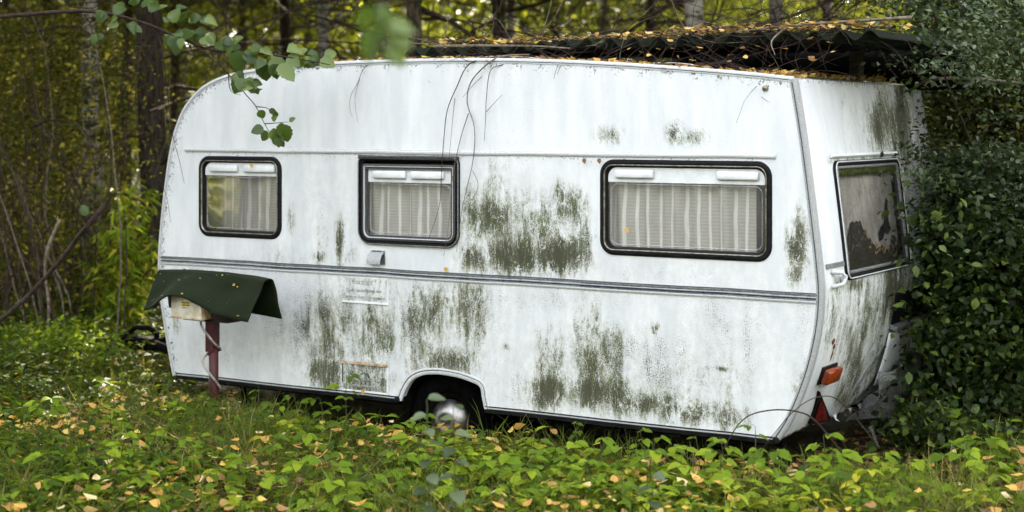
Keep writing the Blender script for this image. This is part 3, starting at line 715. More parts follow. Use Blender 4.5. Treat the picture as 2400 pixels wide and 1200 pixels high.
# amber lamp
t = NT('amber_lens'); n = t.noise(t.coord((1, 1, 1)), 30, 3)
t.base(t.mix(t.rng(n, 0.35, 0.7), (0.30, 0.050, 0.006), (0.14, 0.018, 0.004)), 0.25, 0, 0.6); t.bump(n, 0.2, 0.004)
t.bsdf.inputs['Subsurface Weight'].default_value = 0.0
M['amber'] = t.m
M['red'] = worn('red_reflector', (0.10, 0.008, 0.008), (0.22, 0.015, 0.012), 0.3, 0, 60, 0.6, 0.3)
def rear_block(mapf, a0, a1, b0, b1, h0, h1, bev):
    bm = MB().rbox(a0, a1, b0, b1, h0, h1, bev); bm.v = [mapf(*p) for p in bm.v]; return bm
ya, la = rear_at(1926, 864); yb, lb = ya + 0.20, rear_at(1926, 864)[1] + 0.078
lamp = rear_block(rear_map, ya - 0.01, yb + 0.01, la - 0.01, lb + 0.012, 0.0005, 0.014, 0.003).build('tail_lamp', M['rubber'], caravan)
rear_block(rear_map, ya, yb, la, lb, 0.0145, 0.055, 0.010).build('lens', M['amber'], lamp, True)
ya, la = rear_at(1916, 926); yb, lb = rear_at(1932, 982); yc, lc = rear_at(1897, 985)
def tri(sc, h0, h1):
    A = np.array([(ya, la), (yb + 0.02, lb), (yc, lc)]); c = A.mean(0); A = c + (A - c) * sc * 1.25
    return MB().add([rear_pt(a, b, h0) for a, b in A] + [rear_pt(a, b, h1) for a, b in A], [(0, 1, 2), (3, 4, 5), (0, 1, 4, 3), (1, 2, 5, 4), (2, 0, 3, 5)])
tr = tri(1.0, 0.0, 0.02).build('triangle_reflector', M['rubber'], caravan)
for sub in range(2):
    A = np.array([(ya, la), (yb + 0.02, lb), (yc, lc)]); c = A.mean(0); A = c + (A - c) * 0.95
    mid = (A[1] + A[2]) / 2
    B = np.array([A[0], A[1], mid]) if sub else np.array([A[0], mid, A[2]]); cc = B.mean(0); B = cc + (B - cc) * 0.9
    MB().add([rear_pt(a, b, 0.021) for a, b in B] + [rear_pt(a, b, 0.026) for a, b in B], [(0, 1, 2), (3, 4, 5), (0, 1, 4, 3), (1, 2, 5, 4), (2, 0, 3, 5)]).build('lens', M['red'], tr)
# rust streak above the lamp
M['rust'] = worn('rust', (0.09, 0.025, 0.01), (0.26, 0.09, 0.03), 0.85, 0, 40, 0.2, 0.5)
for (u, v, w, h) in ((1952, 800, 7, 8), (1953, 812, 5, 6), (1948, 832, 3, 14)):
    ya, la = rear_at(u, v); k = w / 380
    MB().add([rear_pt(ya + k * 1.6 * math.cos(a) * random.uniform(.7, 1.2), la + h / 380 * math.sin(a) * random.uniform(.7, 1.2), 0.0045) for a in np.linspace(0, 6.0, 9)], [tuple(range(9))]).build('rust_patch', M['rust'], caravan)
# shelf for the number plate, lower sheet and torn strips on the far half
ya, la = rear_at(2082, 766)
rear_block(rear_map, ya, min(ya + 0.75, WID - 0.05), la - 0.012, la + 0.012, 0.001, 0.05, 0.004).build('plate_shelf', M['alu_dirty'], caravan)
rear_block(rear_map, ya + 0.02, min(ya + 0.72, WID - 0.06), la - 0.20, la - 0.014, 0.001, 0.012, 0.003).build('number_plate_board', M['rubber'], caravan)
ya, la = rear_at(2079, 780); yb, lb = rear_at(2079, 880)
mb = MB().grid(lambda a, b: rear_pt(ya + 0.65 * a, la + (lb - la) * b, 0.012 + 0.02 * b + 0.004 * math.sin(a * 9)), list(np.linspace(0, 1, 12)), list(np.linspace(0, 1, 6)))
mb.build('loose_sheet', M['white'], caravan, True, 0.003)
for (u, v, w, h) in ((2068, 960, .05, .07), (2008, 978, .04, .03), (1985, 985, .03, .03), (1950, 1003, .03, .02), (2030, 972, .04, .03)):
    ya, la = rear_at(u, v - 8)
    MB().add([rear_pt(ya - w, la - 0.02, 0.006), rear_pt(ya + w, la - 0.02, 0.006), rear_pt(ya + w * 0.6, la + h * 0.5, 0.022), rear_pt(ya + w * 0.5, la + h, 0.05), rear_pt(ya - w * 0.2, la + h * 0.7, 0.03)], [(0, 1, 2, 3, 4)]).build('torn_strip', M['white'], caravan, False, 0.002)
sk_ = MB().grid(lambda a, b: (lambda p: (p[0] + 0.07 + 0.03 * math.sin(a * 11 + b * 4) + 0.018 * math.sin(a * 23 - b * 9), p[1], p[2] - 0.05 * b))(rear_pt(0.95 + 1.10 * a, RL - 0.30 + 0.34 * b, 0.02 + 0.03 * math.sin(a * 7 + b * 6))), list(np.linspace(0, 1, 26)), list(np.linspace(0, 1, 9))).build('buckled_skirt', M['alu_dirty'], caravan, False, 0.003)
# drawbar and coupling at the front
db = MB().tube([(-2.40, 0.45, 0.13), (-3.75, 1.02, 0.20)], 0.035, 8).build('drawbar', M['black'], caravan)
MB().tube([(-2.40, 1.60, 0.13), (-3.75, 1.06, 0.20)], 0.035, 8).build('drawbar', M['black'], caravan)
cp = MB().rbox(-4.02, -3.62, 0.98, 1.1, 0.13, 0.23, 0.02).build('coupling', M['black'], caravan)
MB().tube([(-3.66, 1.04, 0.2), (-3.64, 1.03, 0.26), (-3.72, 1.03, 0.30), (-3.86, 1.03, 0.295), (-3.93, 1.03, 0.25), (-3.90, 1.03, 0.2)], 0.022, 8).build('coupling_handle', M['black'], cp, True)
MB().lathe((-3.95, 0.98, 0.19), (0, 1, 0), [(0, 0), (0, 0.05), (0.12, 0.05), (0.12, 0)], 16).build('coupling_head', M['black'], cp, True)
MB().tube([(-3.35, 0.95, -0.05), (-3.35, 0.95, 0.42)], 0.022, 8).tube([(-3.35, 0.95, 0.42), (-3.33, 0.95, 0.5)], 0.012, 6).build('jockey_post', M['black'], caravan)
# ------------------------------------------------------------------ ground
t = NT('forest_floor')
v = t.coord()
n1, n2, n3 = t.noise(v, 1.1, 6, 0.65), t.noise(v, 9, 6, 0.7), t.noise(v, 45, 4, 0.7)
c = t.mix(t.rng(n2, 0.35, 0.65), (0.012, 0.008, 0.004), (0.040, 0.028, 0.012))
c = t.mix(t.rng(n1, 0.42, 0.62), c, t.mix(n3, (0.012, 0.017, 0.004), (0.035, 0.045, 0.008)))
c = t.mix(t.rng(n3, 0.62, 0.7, 0, 0.6), c, (0.10, 0.06, 0.02))
t.base(c, 0.95, 0, 0.15); t.bump(t.math('ADD', n2, n3), 0.7, 0.05)
M['floor'] = t.m
def make_ground():
    a = np.concatenate([[-400, -150, -60, -30, -18], np.arange(-12, 12.01, 0.3), [18, 30, 60, 150, 400]])
    b = np.concatenate([[-300, -100, -40, -15], np.arange(3, 26, 0.3), [30, 36, 44, 60, 90, 150, 300, 600]])
    gx, gy = np.meshgrid(a, b, indexing='ij')
    near = np.exp(-((np.maximum(np.abs(gx) - 10, 0) / 6) ** 2) - (np.maximum(np.abs(gy - 13) - 13, 0) / 6) ** 2)
    g = gz(gx, gy) * near
    MBg = MB(); na, nb = len(a), len(b)
    MBg.v = [tuple(p) for p in np.stack([gx, gy, g], -1).reshape(-1, 3)]
    MBg.f = [(i * nb + j, (i + 1) * nb + j, (i + 1) * nb + j + 1, i * nb + j + 1) for i in range(na - 1) for j in range(nb - 1)]
    o = MBg.build('ground', M['floor'], None, True); o['kind'] = 'structure'; o['label'] = 'forest floor of soil, moss and fallen leaves'
make_ground()
def under_caravan(x, y, m=0.0):
    dx, dy = x - OX, y - OY
    s = dx * CT - dy * ST; q = dx * ST + dy * CT
    return (s > -2.55 - m) & (s < 1.95 + m) & (q > -m) & (q < WID + m)
def caravan_y(x, y): return (x - OX) * ST + (y - OY) * CT

# ------------------------------------------------------------------ leaf materials
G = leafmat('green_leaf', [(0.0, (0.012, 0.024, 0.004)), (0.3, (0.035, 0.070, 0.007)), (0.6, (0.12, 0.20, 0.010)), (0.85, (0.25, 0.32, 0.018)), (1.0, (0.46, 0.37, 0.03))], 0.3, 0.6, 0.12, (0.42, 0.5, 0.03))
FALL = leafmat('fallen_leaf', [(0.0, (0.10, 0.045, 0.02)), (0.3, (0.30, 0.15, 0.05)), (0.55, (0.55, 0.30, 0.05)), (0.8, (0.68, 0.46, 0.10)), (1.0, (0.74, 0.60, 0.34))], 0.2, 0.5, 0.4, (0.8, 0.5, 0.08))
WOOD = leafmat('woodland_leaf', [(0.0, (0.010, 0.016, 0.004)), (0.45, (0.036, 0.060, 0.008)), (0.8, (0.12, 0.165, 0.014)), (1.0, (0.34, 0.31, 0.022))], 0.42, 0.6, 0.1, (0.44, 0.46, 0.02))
CROWN = leafmat('crown_leaf', [(0.0, (0.03, 0.045, 0.01)), (1.0, (0.11, 0.13, 0.025))], 0.25, 0.5, 0.3, (0.35, 0.36, 0.03))
BRUSH = leafmat('brush_leaf', [(0.0, (0.012, 0.014, 0.003)), (0.5, (0.060, 0.070, 0.009)), (0.85, (0.20, 0.20, 0.02)), (1.0, (0.45, 0.34, 0.05))], 0.3, 0.6, 0.1, (0.36, 0.36, 0.03))
IVY = leafmat('dark_leaf', [(0.0, (0.006, 0.013, 0.003)), (0.6, (0.022, 0.042, 0.007)), (1.0, (0.10, 0.14, 0.025))], 0.15, 0.5, 0.2, (0.15, 0.25, 0.03))
PALE = leafmat('greygreen_leaf', [(0.0, (0.008, 0.016, 0.005)), (0.55, (0.026, 0.046, 0.014)), (1.0, (0.13, 0.17, 0.085))], 0.15, 0.42, 0.35, (0.2, 0.3, 0.06))
OLIVE = leafmat('olive_leaf', [(0.0, (0.010, 0.012, 0.003)), (0.5, (0.038, 0.042, 0.007)), (1.0, (0.14, 0.13, 0.02))], 0.2, 0.6, 0.12, (0.3, 0.28, 0.03))
ALDER = leafmat('alder_leaf', [(0.0, (0.025, 0.05, 0.008)), (0.6, (0.060, 0.105, 0.014)), (1.0, (0.15, 0.20, 0.05))], 0.25, 0.45, 0.45, (0.25, 0.42, 0.04))
GRASS = leafmat('grass_blade', [(0.0, (0.04, 0.06, 0.015)), (0.6, (0.08, 0.12, 0.015)), (0.85, (0.18, 0.18, 0.035)), (1.0, (0.36, 0.28, 0.11))], 0.3, 0.6, 0.1)
BARK = worn('spruce_bark', (0.020, 0.015, 0.010), (0.075, 0.058, 0.042), 0.95, 0, 9, 0.15, 0.9, (4, 4, 1))
TWIG = worn('dark_twig', (0.022, 0.014, 0.011), (0.07, 0.045, 0.036), 0.8, 0, 30, 0.2, 0.4)
DEAD = worn('dry_twig', (0.10, 0.075, 0.05), (0.26, 0.21, 0.16), 0.85, 0, 30, 0.2, 0.4)
t = NT('birch_bark'); v = t.coord((1, 1, 2.6)); nn = t.noise(v, 3.2, 6, 0.7, 0.6); ll = t.noise(t.coord((4, 4, 26)), 1.0, 3, 0.6)
c = t.mix(t.rng(ll, 0.6, 0.68), t.mix(t.noise(v, 12), (0.20, 0.18, 0.14), (0.40, 0.37, 0.31)), (0.05, 0.035, 0.025))
c = t.mix(t.rng(nn, 0.49, 0.6), c, (0.035, 0.026, 0.018)); c = t.mix(t.rng(t.noise(v, 2, 3), 0.55, 0.7, 0, 0.6), c, (0.10, 0.10, 0.04))
t.base(c, 0.8, 0, 0.2); t.bump(nn, 0.6, 0.02); M['birch'] = t.m
t = NT('mossy_bark'); v = t.coord((3, 3, 1)); nn = t.noise(v, 8, 6, 0.7, 0.4)
c = t.mix(t.rng(nn, 0.4, 0.62), (0.030, 0.022, 0.014), (0.14, 0.105, 0.07)); c = t.mix(t.rng(t.noise(t.coord(), 4, 5), 0.48, 0.62), c, (0.05, 0.065, 0.015))
t.base(c, 0.95, 0, 0.1); t.bump(nn, 0.9, 0.04); M['mossbark'] = t.m

# ------------------------------------------------------------------ trees
def crown_mesh(name, seed, rx, rz, z0, n, conifer=False):
    r_ = np.random.default_rng(seed)
    m = n // 45; cz = r_.uniform(0, 1, m)
    if conifer: rad = rx * (1 - cz) ** 0.8 * np.sqrt(r_.uniform(0.1, 1, m))
    else: rad = rx * np.sqrt(np.clip(1 - (2 * cz - 0.85) ** 2 / 1.35, 0.05, 1)) * r_.uniform(0.25, 1, m) ** 0.6
    th = r_.uniform(0, 6.283, m); cen = np.stack([rad * np.cos(th), rad * np.sin(th), z0 + cz * rz], 1)
    idx = r_.integers(0, m, n); sc = r_.normal(0, 1, (n, 3)) * np.array([.42, .42, .22])
    pos = cen[idx] + sc; D = r_.normal(0, 1, (n, 3)) * [1, 1, .5] + [0, 0, -.3]; N = r_.normal(0, .7, (n, 3)) + [0, 0, 1]
    tint = np.clip(r_.uniform(0, 1, m)[idx] * 0.6 + r_.uniform(0, .4, n), 0, 1)
    o = leaves(name, LEAF_QD, pos, D, N, r_.uniform(.16, .30, n), r_.uniform(.13, .22, n), tint, CROWN)
    me = o.data; bpy.data.objects.remove(o); return me
CROWNS = [crown_mesh('crown', 11, 2.3, 8.5, 4.6, 7000), crown_mesh('crown', 12, 2.6, 8.0, 4.8, 8000), crown_mesh('crown', 13, 2.3, 10, 4.2, 8000, True)]
def branch_mesh(seed, length, droop):
    r_ = random.Random(seed); paths = []
    def grow(p, d, L, r0, lev):
        n = 7; pts = [p]; q = Vector(p); dd = Vector(d).normalized()
        for i in range(n):
            dd = (dd + Vector((r_.uniform(-.25, .25), r_.uniform(-.25, .25), r_.uniform(-.2, .2) - droop * 0.15))).normalized()
            q = q + dd * L / n; pts.append(tuple(q))
            if lev < 2 and i > 0 and r_.random() < 0.75:
                side = Vector((dd.y, -dd.x, r_.uniform(-.3, .3))) * r_.choice((-1, 1))
                grow(tuple(q), dd * 0.6 + side, L * r_.uniform(.25, .5) * (1 - i / 9), r0 * 0.5, lev + 1)
        paths.append((pts, r0, r0 * 0.25))
    grow((0, 0, 0), (1, 0, 0.12), length, 0.018, 0)
    o = strands('branch', paths, TWIG, n=4); me = o.data; bpy.data.objects.remove(o); return me
BR = [branch_mesh(k, L, d) for k, L, d in ((1, 2.4, .5), (2, 2.0, .2), (3, 1.6, .8), (4, 2.8, .4))]
def trunk_mesh(r0, h, mat, seed, lean):
    r_ = random.Random(seed); ns, na = 26, 14; mb = MB()
    ph = [r_.uniform(0, 6) for _ in range(4)]
    for i in range(ns + 1):
        f = i / ns; z = h * f ** 1.4 - 0.3 * (i == 0)
        rr = r0 * (1 - 0.72 * f) * (1 + 0.35 * math.exp(-z / 0.25))
        cx = lean[0] * z + 0.05 * math.sin(z * 0.7 + ph[0]); cy = lean[1] * z + 0.04 * math.sin(z * 0.6 + ph[1])
        for k in range(na):
            a = 2 * math.pi * k / na; w = rr * (1 + 0.07 * math.sin(3 * a + ph[2] + z) + 0.05 * r_.uniform(-1, 1))
            mb.v.append((cx + w * math.cos(a), cy + w * math.sin(a), z))
    for i in range(ns):
        for k in range(na):
            k2 = (k + 1) % na; mb.f.append((i * na + k, i * na + k2, (i + 1) * na + k2, (i + 1) * na + k))
    return mb
def tree(u, Y, wpx, kind, label, name, seed, lean=(0, 0), nbr=8, crown=True, group=None, X=None, h=13.0, zlo=1.3, zhi=4.5):
    r_ = random.Random(seed)
    X = (u - 1200) / F * Y if X is None else X
    r0 = wpx / F * Y / 2 * 1.05
    root = empty(name, (X, Y, float(gz(X, Y)) - 0.03), 0.0, label, 'tree', group)
    trunk_mesh(r0, h, M[kind] if kind in M else BARK, seed, lean).build('trunk', M[kind] if kind in M else BARK, root, True)
    for k in range(nbr):
        b = bpy.data.objects.new('branch', BR[k % 4]); link(b, root)
        z = r_.uniform(zlo, zhi); b.location = (lean[0] * z, lean[1] * z, z); b.rotation_euler = (r_.uniform(-.6, .6), r_.uniform(-.25, .35), r_.uniform(0, 6.28))
        b.scale = [r_.uniform(.7, 1.25)] * 3
    if crown:
        c = bpy.data.objects.new('crown', CROWNS[2 if kind == 'spruce' else seed % 2]); link(c, root); c.rotation_euler = (0, 0, r_.uniform(0, 6)); q_ = r_.uniform(1.15, 1.4); c.scale = (q_, q_, r_.uniform(.9, 1.15))
    return root
TR = [(225, 15.2, 44, 'birch', 'pale birch trunk at far left behind the brushwood', 'birch_tree', (-.004, 0), 6),
      (362, 15.5, 74, 'spruce', 'thick dark spruce trunk rising just left of the caravan front', 'spruce_tree', (.0, 0), 12),
      (300, 26, 30, 'spruce', 'thin dark spruce between the pale birch and the thick dark trunk', 'spruce_tree', (0, 0), 9),
      (663, 21, 32, 'spruce', 'slim straight dark trunk above the leafy branch tip', 'spruce_tree', (.0, 0), 8),
      (768, 17, 32, 'birch', 'slim white birch right of the slim dark trunk', 'birch_tree', (.003, 0), 5),
      (898, 16.5, 34, 'birch', 'white birch behind the blurred hanging sprig', 'birch_tree', (.01, 0), 5),
      (985, 15.0, 44, 'mossbark', 'brown mossy trunk at the left end of the corrugated roof sheet', 'pine_tree', (-.035, 0), 7),
      (1180, 17.5, 42, 'mossbark', 'mossy grey trunk above the middle of the caravan roof', 'pine_tree', (.0, 0), 10),
      (1205, 18.2, 22, 'birch', 'thin pale birch close behind the mossy grey trunk', 'birch_tree', (.0, 0), 4),
      (1290, 28, 22, 'spruce', 'thin distant trunk below the brightest yellow leaves', 'spruce_tree', (.02, 0), 9),
      (1530, 23, 30, 'spruce', 'dark slim trunk left of the broad peeling birch', 'spruce_tree', (.0, 0), 9),
      (1638, 14.2, 54, 'birch', 'broad peeling birch standing close behind the roof sheet', 'birch_tree', (-.01, 0), 6),
      (1800, 16.5, 42, 'birch', 'second peeling birch right of the broad one', 'birch_tree', (.012, 0), 7),
      (1945, 17, 28, 'birch', 'thinnest birch nearest the right thicket', 'birch_tree', (.0, 0), 6),
      (560, 30, 26, 'spruce', 'faint distant trunk behind the leafy branch', 'spruce_tree', (.0, 0), 8),
      (1420, 31, 26, 'spruce', 'faint distant trunk between mossy trunk and dark slim trunk', 'spruce_tree', (.0, 0), 8),
      (95, 23, 26, 'spruce', 'thin dark trunk nearest the left picture edge', 'spruce_tree', (.01, 0), 9),
      (2250, 15, 60, 'spruce', 'spruce trunk hidden in the right thicket', 'spruce_tree', (.0, 0), 6)]
for i, (u, Y, w, kd, lb, nm, ln, nb) in enumerate(TR): tree(u, Y, w, kd, lb, nm, 40 + i, ln, nb)
# unseen trees around the picture: some added for shade, some standing in the window reflections
k = 0
for (X, Y) in [(-5.5, 16.5), (-9, 19), (3.9, 13.2), (5.8, 16), (8, 12.5), (8.5, 20.5), (9.5, 18), (-11, 14), (-14, 9), (-16, 15), (-19, 11), (-18, 20), (-22, 16), (-23, 8), (-13, 21)]:
    u = 1200 + F * X / Y
    if 330 < u < 2140 and False: continue
    tree(0, Y, 30, 'spruce' if k % 3 else 'mossbark', 'unseen tall leafy tree added so its crown shades the wood', 'woodland_tree', 90 + k, (0, 0), 4 if Y > 11 else 0, True, 'unseen trees added for shade around the caravan', X=X, h=14, zlo=2.5, zhi=5); k += 1
for (X, Y) in [(-14, -14), (-9, -18), (-4, -15), (0.5, -20), (5, -16), (9, -19), (14, -13), (-18, -5), (18, -4)]:
    tree(0, abs(Y), 60, 'mossbark', 'leafy tree behind the photographer seen only in reflections', 'woodland_tree', 120 + k, (0, 0), 0, True, 'trees behind the photographer', X=X, h=14).location.y = Y; k += 1

# tall far trees added for shade: their crowns leave only scattered sun on the understory
for i, (X, Y) in enumerate([(-8, 36), (-5.6, 39), (-10.5, 40), (-12.5, 34), (-6.8, 33), (-9.4, 30), (-8.8, 43), (-11, 31), (-4.4, 35), (-6.0, 28.5)]):
    tr_ = tree(0, 30, 16, 'spruce', 'slender tall tree added far behind the brushwood to shade the left of the wood', 'woodland_tree', 260 + i, (0, 0), 3, True, 'slender tall trees added for shade far behind the brushwood', X=X, h=14)
    tr_.location = (X, Y, 0); tr_.scale = (1.5, 1.5, 1.5)
for i in range(9):
    X = -34 + 8.0 * i + random.uniform(-1.5, 1.5); Y = random.uniform(60, 74)
    tr_ = tree(0, 30, 50, 'spruce' if i % 2 else 'mossbark', 'tall far tree added so its crown breaks up the sun', 'woodland_tree', 200 + i, (0, 0), 0, True, 'tall far trees added to break up the sun', X=X, h=14)
    tr_.location = (X, Y, 0); tr_.scale = (2.0, 2.0, 2.0)
# ------------------------------------------------------------------ the wood beyond: leaf masses and thin stems (one mass)
def foliage(name, cen, rad, per, size, tintc, mat, label, flat=.5, kind='stuff', tmpl=LEAF_QD, parent=None, wr=(.6, .85), hang=-.2):
    cen = np.asarray(cen, float); m = len(cen); n = m * per; idx = np.repeat(np.arange(m), per)
    pos = cen[idx] + rng.normal(0, 1, (n, 3)) * np.asarray(rad)[idx][:, None] * np.array([1, 1, flat])
    D = rng.normal(0, 1, (n, 3)) * [1, 1, .5] + [0, 0, hang]; N = rng.normal(0, .75, (n, 3)) + [0, 0, 1]
    L = rng.uniform(size[0], size[1], n)
    ti = np.asarray(tintc)[idx] + rng.normal(0, .13, n)
    o = leaves(name, tmpl, pos, D, N, L, L * rng.uniform(wr[0], wr[1], n), ti, mat, parent)
    if kind: o['kind'] = kind
    if label: o['label'] = label
    return o
def band(n, y0, y1, zl, zh, pad=1.15, ulo=-150, uhi=2550):
    Y = rng.uniform(y0, y1, n); u = rng.uniform(ulo, uhi, n); X = (u - 1200) / F * Y * pad
    Z = zl + (zh - zl) * rng.uniform(0, 1, n); return np.stack([X, Y, Z], 1)
c_far = band(2000, 28, 46, 0.2, 6.5); c_mid = band(760, 19, 28, 0.2, 5.2)
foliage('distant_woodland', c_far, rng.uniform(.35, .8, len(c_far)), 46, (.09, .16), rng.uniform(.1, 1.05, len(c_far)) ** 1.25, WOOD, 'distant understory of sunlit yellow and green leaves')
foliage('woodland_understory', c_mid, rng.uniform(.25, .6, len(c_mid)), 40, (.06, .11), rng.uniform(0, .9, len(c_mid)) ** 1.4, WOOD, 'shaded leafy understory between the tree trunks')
back = band(3400, 78, 100, 0.0, 15.0)
foliage('far_woodland_edge', back, rng.uniform(.8, 1.5, len(back)), 50, (.4, .7), rng.uniform(.1, 1, len(back)) ** 1.5, WOOD, 'farthest foliage closing the wood')
ring_a = rng.uniform(2.6, 6.8, 1700); ring_r = rng.uniform(17, 25, 1700)
rc = np.stack([ring_r * np.cos(ring_a), ring_r * np.sin(ring_a), rng.uniform(0, 7.0, 1700)], 1)
foliage('reflection_foliage', rc, rng.uniform(.6, 1.2, len(rc)), 44, (.16, .32), rng.uniform(.0, .6, len(rc)), WOOD, 'leafy ring added behind the photographer to block bright sky in the reflections')  # foliage ring added to block bright horizon sky in the window reflections
# fine dead twigs everywhere between the trunks
def wild_path(p, d, L, n=7, jit=.25, droop=0.0):
    p = np.array(p, float); d = np.array(d, float); d /= np.linalg.norm(d) + 1e-9; out = [p.copy()]
    for _ in range(n):
        d = d + rng.normal(0, jit, 3) + [0, 0, -droop]; d /= np.linalg.norm(d); p = p + d * L / n; out.append(p.copy())
    return np.array(out)
paths = []
for _ in range(330):
    Y = rng.uniform(13, 27); u = rng.uniform(0, 2150); v = rng.uniform(-60, 190) if u > 420 else rng.uniform(-60, 520)
    p = P(u, v, Y); L = rng.uniform(.7, 2.4)
    paths.append((wild_path(p, rng.normal(0, 1, 3) * [1, .5, .5], L, 8, .2), rng.uniform(.005, .013), .002))
strands('dead_twigs', paths, TWIG, kind='stuff')['label'] = 'bare dead twigs between the trunks'

# ------------------------------------------------------------------ brushwood at the left
cb = []
for _ in range(620):
    Y = rng.uniform(13.5, 19); u = rng.uniform(-120, 350) * rng.uniform(.55, 1) ; v = rng.uniform(40, 690)
    p = P(u, v, Y); cb.append(p)
cb = np.array([c for c in cb if c[2] > 0.15])
foliage('brushwood_leaves', cb, rng.uniform(.12, .32, len(cb)), 60, (.03, .065), rng.uniform(.0, 1.05, len(cb)), BRUSH, 'small olive and brown leaves of the brushwood at the left', .9)
paths = []
for _ in range(240):
    Y = rng.uniform(12.8, 19); u = rng.uniform(-150, 340); X = (u - 1200) / F * Y
    L = rng.uniform(1.0, 3.4)
    paths.append((wild_path((X, Y, float(gz(X, Y))), (rng.normal(0, .22), rng.normal(0, .2), 1), L, 9, .10), rng.uniform(.006, .014), .002))
strands('brushwood_stems', paths[:180], TWIG, kind='stuff')['label'] = 'dense upright brushwood stems at the left'
strands('dry_stems', paths[180:], DEAD, kind='stuff')['label'] = 'pale dry stems standing in the brushwood'
for (pts, r, lb) in (([(-40, 790, 10.9), (70, 690, 10.9), (150, 600, 10.8), (185, 553, 10.7), (205, 530, 10.6), (247, 478, 10.6)], .018, 'snapped reddish branch leaning up from the left edge towards the caravan'),
                     ([(105, 640, 12.6), (112, 580, 12.6), (140, 515, 12.7)], .014, 'pale upright dry stick among the brushwood')):
    pp = [P(*q) for q in pts]; base = Vector((pp[0].x, pp[0].y, float(gz(pp[0].x, pp[0].y)) - .03))
    pp = [base, base.lerp(pp[0], .6) + Vector((.03, 0, .02))] + pp
    tag(MB().tube([tuple(q) for q in catmull(pp, 4)], list(np.linspace(r * .7, r, (len(pp) - 1) * 4 + 1)), 7).build('stick', DEAD if 'pale' in lb else TWIG, None, True), lb, 'stick')
# bright tall weeds beside the thick trunk
wl_, wp, wd_, wn_ = [], [], [], []
for _ in range(46):
    Y = rng.uniform(13.2, 15.2); u = rng.uniform(225, 345); X = (u - 1200) / F * Y; h = rng.uniform(.5, 1.35)
    path = wild_path((X, Y, 0), (rng.normal(0, .1), 0, 1), h, 8, .06); wl_.append((path, .005, .002))
    for q in path[2:]:
        for _ in range(7): wp.append(q + rng.normal(0, .02, 3)); wd_.append(rng.normal(0, 1, 3) * [1, 1, .3] + [0, 0, -.5]); wn_.append(rng.normal(0, .5, 3) + [0, 0, 1])
strands('weed_stems', wl_, GRASS, kind='stuff')['label'] = 'stems of tall green weeds beside the thick dark trunk'
a = bpy.data.objects['weed_stems'].data.attributes.new('tint', 'FLOAT', 'POINT'); a.data.foreach_set('value', np.full(len(bpy.data.objects['weed_stems'].data.vertices), .5, np.float32))
o = leaves('tall_weeds', LEAF_OV, wp, wd_, wn_, rng.uniform(.08, .15, len(wp)), .035, rng.uniform(.5, 1, len(wp)), G); tag(o, 'narrow yellow-green leaves of tall weeds left of the caravan', None, None, 'stuff')

# ------------------------------------------------------------------ thicket at the right
def shrub(name, label, base, cen, rad, per, size, mat, tint, tmpl=LEAF_QD, flat=.45, stems=9, hang=-.3, wr=(.55, .8)):
    root = empty(name, base, 0, label, 'shrub')
    off = np.array(base); cen = np.asarray(cen) - off
    f = foliage('foliage', cen, rad, per, size, tint, mat, None, flat, 'stuff', tmpl, root, wr, hang)
    for k in range(stems):
        tgt = cen[rng.integers(0, len(cen))]
        pts = catmull([(rng.normal(0, .08), rng.normal(0, .08), -.05), tuple(tgt * [.3, .3, .45] + rng.normal(0, .08, 3)), tuple(tgt)], 5)
        MB().tube([tuple(q) for q in pts], list(np.linspace(.022, .005, len(pts))), 5).build('branch', TWIG, root, True)
    return root
def thicket(n, ulo, uhi, vlo, vhi, ylo, yhi, edge=None):
    out = []
    while len(out) < n:
        u, v, Y = rng.uniform(ulo, uhi), rng.uniform(vlo, vhi), rng.uniform(ylo, yhi)
        if edge is not None and u < edge(v) + rng.normal(0, 12): continue
        p = P(u, v, Y)
        if p.z > 0.05: out.append(p)
    return np.array(out)
eu = lambda v: np.interp(v, [-200, 0, 70, 200, 370, 400, 520, 640, 760, 900, 1040], [2080, 2110, 2165, 2175, 2185, 2150, 2170, 2175, 2170, 2185, 2230])
c = np.concatenate([thicket(760, 2060, 2620, -260, 420, 10.1, 12.4, eu), thicket(40, 2140, 2500, -40, 200, 8.8, 9.5, lambda v: 2175)])
shrub('tall_shrub', 'tall grey-green small-leaved shrub filling the upper right corner', (3.6, 11.2, 0), c, rng.uniform(.08, .22, len(c)), 60, (.028, .055), PALE, rng.uniform(0, 1.15, len(c)), stems=26)
c = thicket(760, 2120, 2620, 130, 640, 10.0, 11.8, eu)
shrub('olive_shrub', 'olive-brown small-leaved shrub at the caravan rear, middle of the right edge', (3.2, 10.9, 0), c, rng.uniform(.08, .2, len(c)), 60, (.025, .05), OLIVE, rng.uniform(0, .9, len(c)), stems=12)
c = thicket(260, 2090, 2640, 345, 600, 9.5, 10.2, lambda v: 2125 + (v - 375) * .3)
shrub('sprayed_shrub', 'pale green leaf sprays reaching over the rear window edge', (3.05, 10.3, 0), c, rng.uniform(.05, .2, len(c)), 50, (.024, .046), PALE, rng.uniform(.3, 1, len(c)), LEAF_OV, .3, 8)
c = thicket(330, 2120, 2640, 500, 1040, 9.2, 10.6, lambda v: np.interp(v, [500, 640, 760, 850, 930, 960, 1040], [2165, 2170, 2165, 2175, 2200, 2190, 2150]))
c = np.concatenate([c, thicket(24, 2120, 2260, 985, 1050, 8.9, 9.5, lambda v: 2130)])
shrub('ivy_bush', 'dark broad-leaved bush at the caravan rear, lower right', (3.0, 10.1, 0), c, rng.uniform(.06, .22, len(c)), 52, (.028, .075), IVY, rng.uniform(0, 1.05, len(c)) ** 1.3, LEAF_OV, .7, 26, -.5, (.6, .85))
pts = [P(2130, 215, 10.0), P(2180, 187, 9.8), P(2285, 185, 9.7), P(2400, 195, 9.6), P(2520, 190, 9.6)]
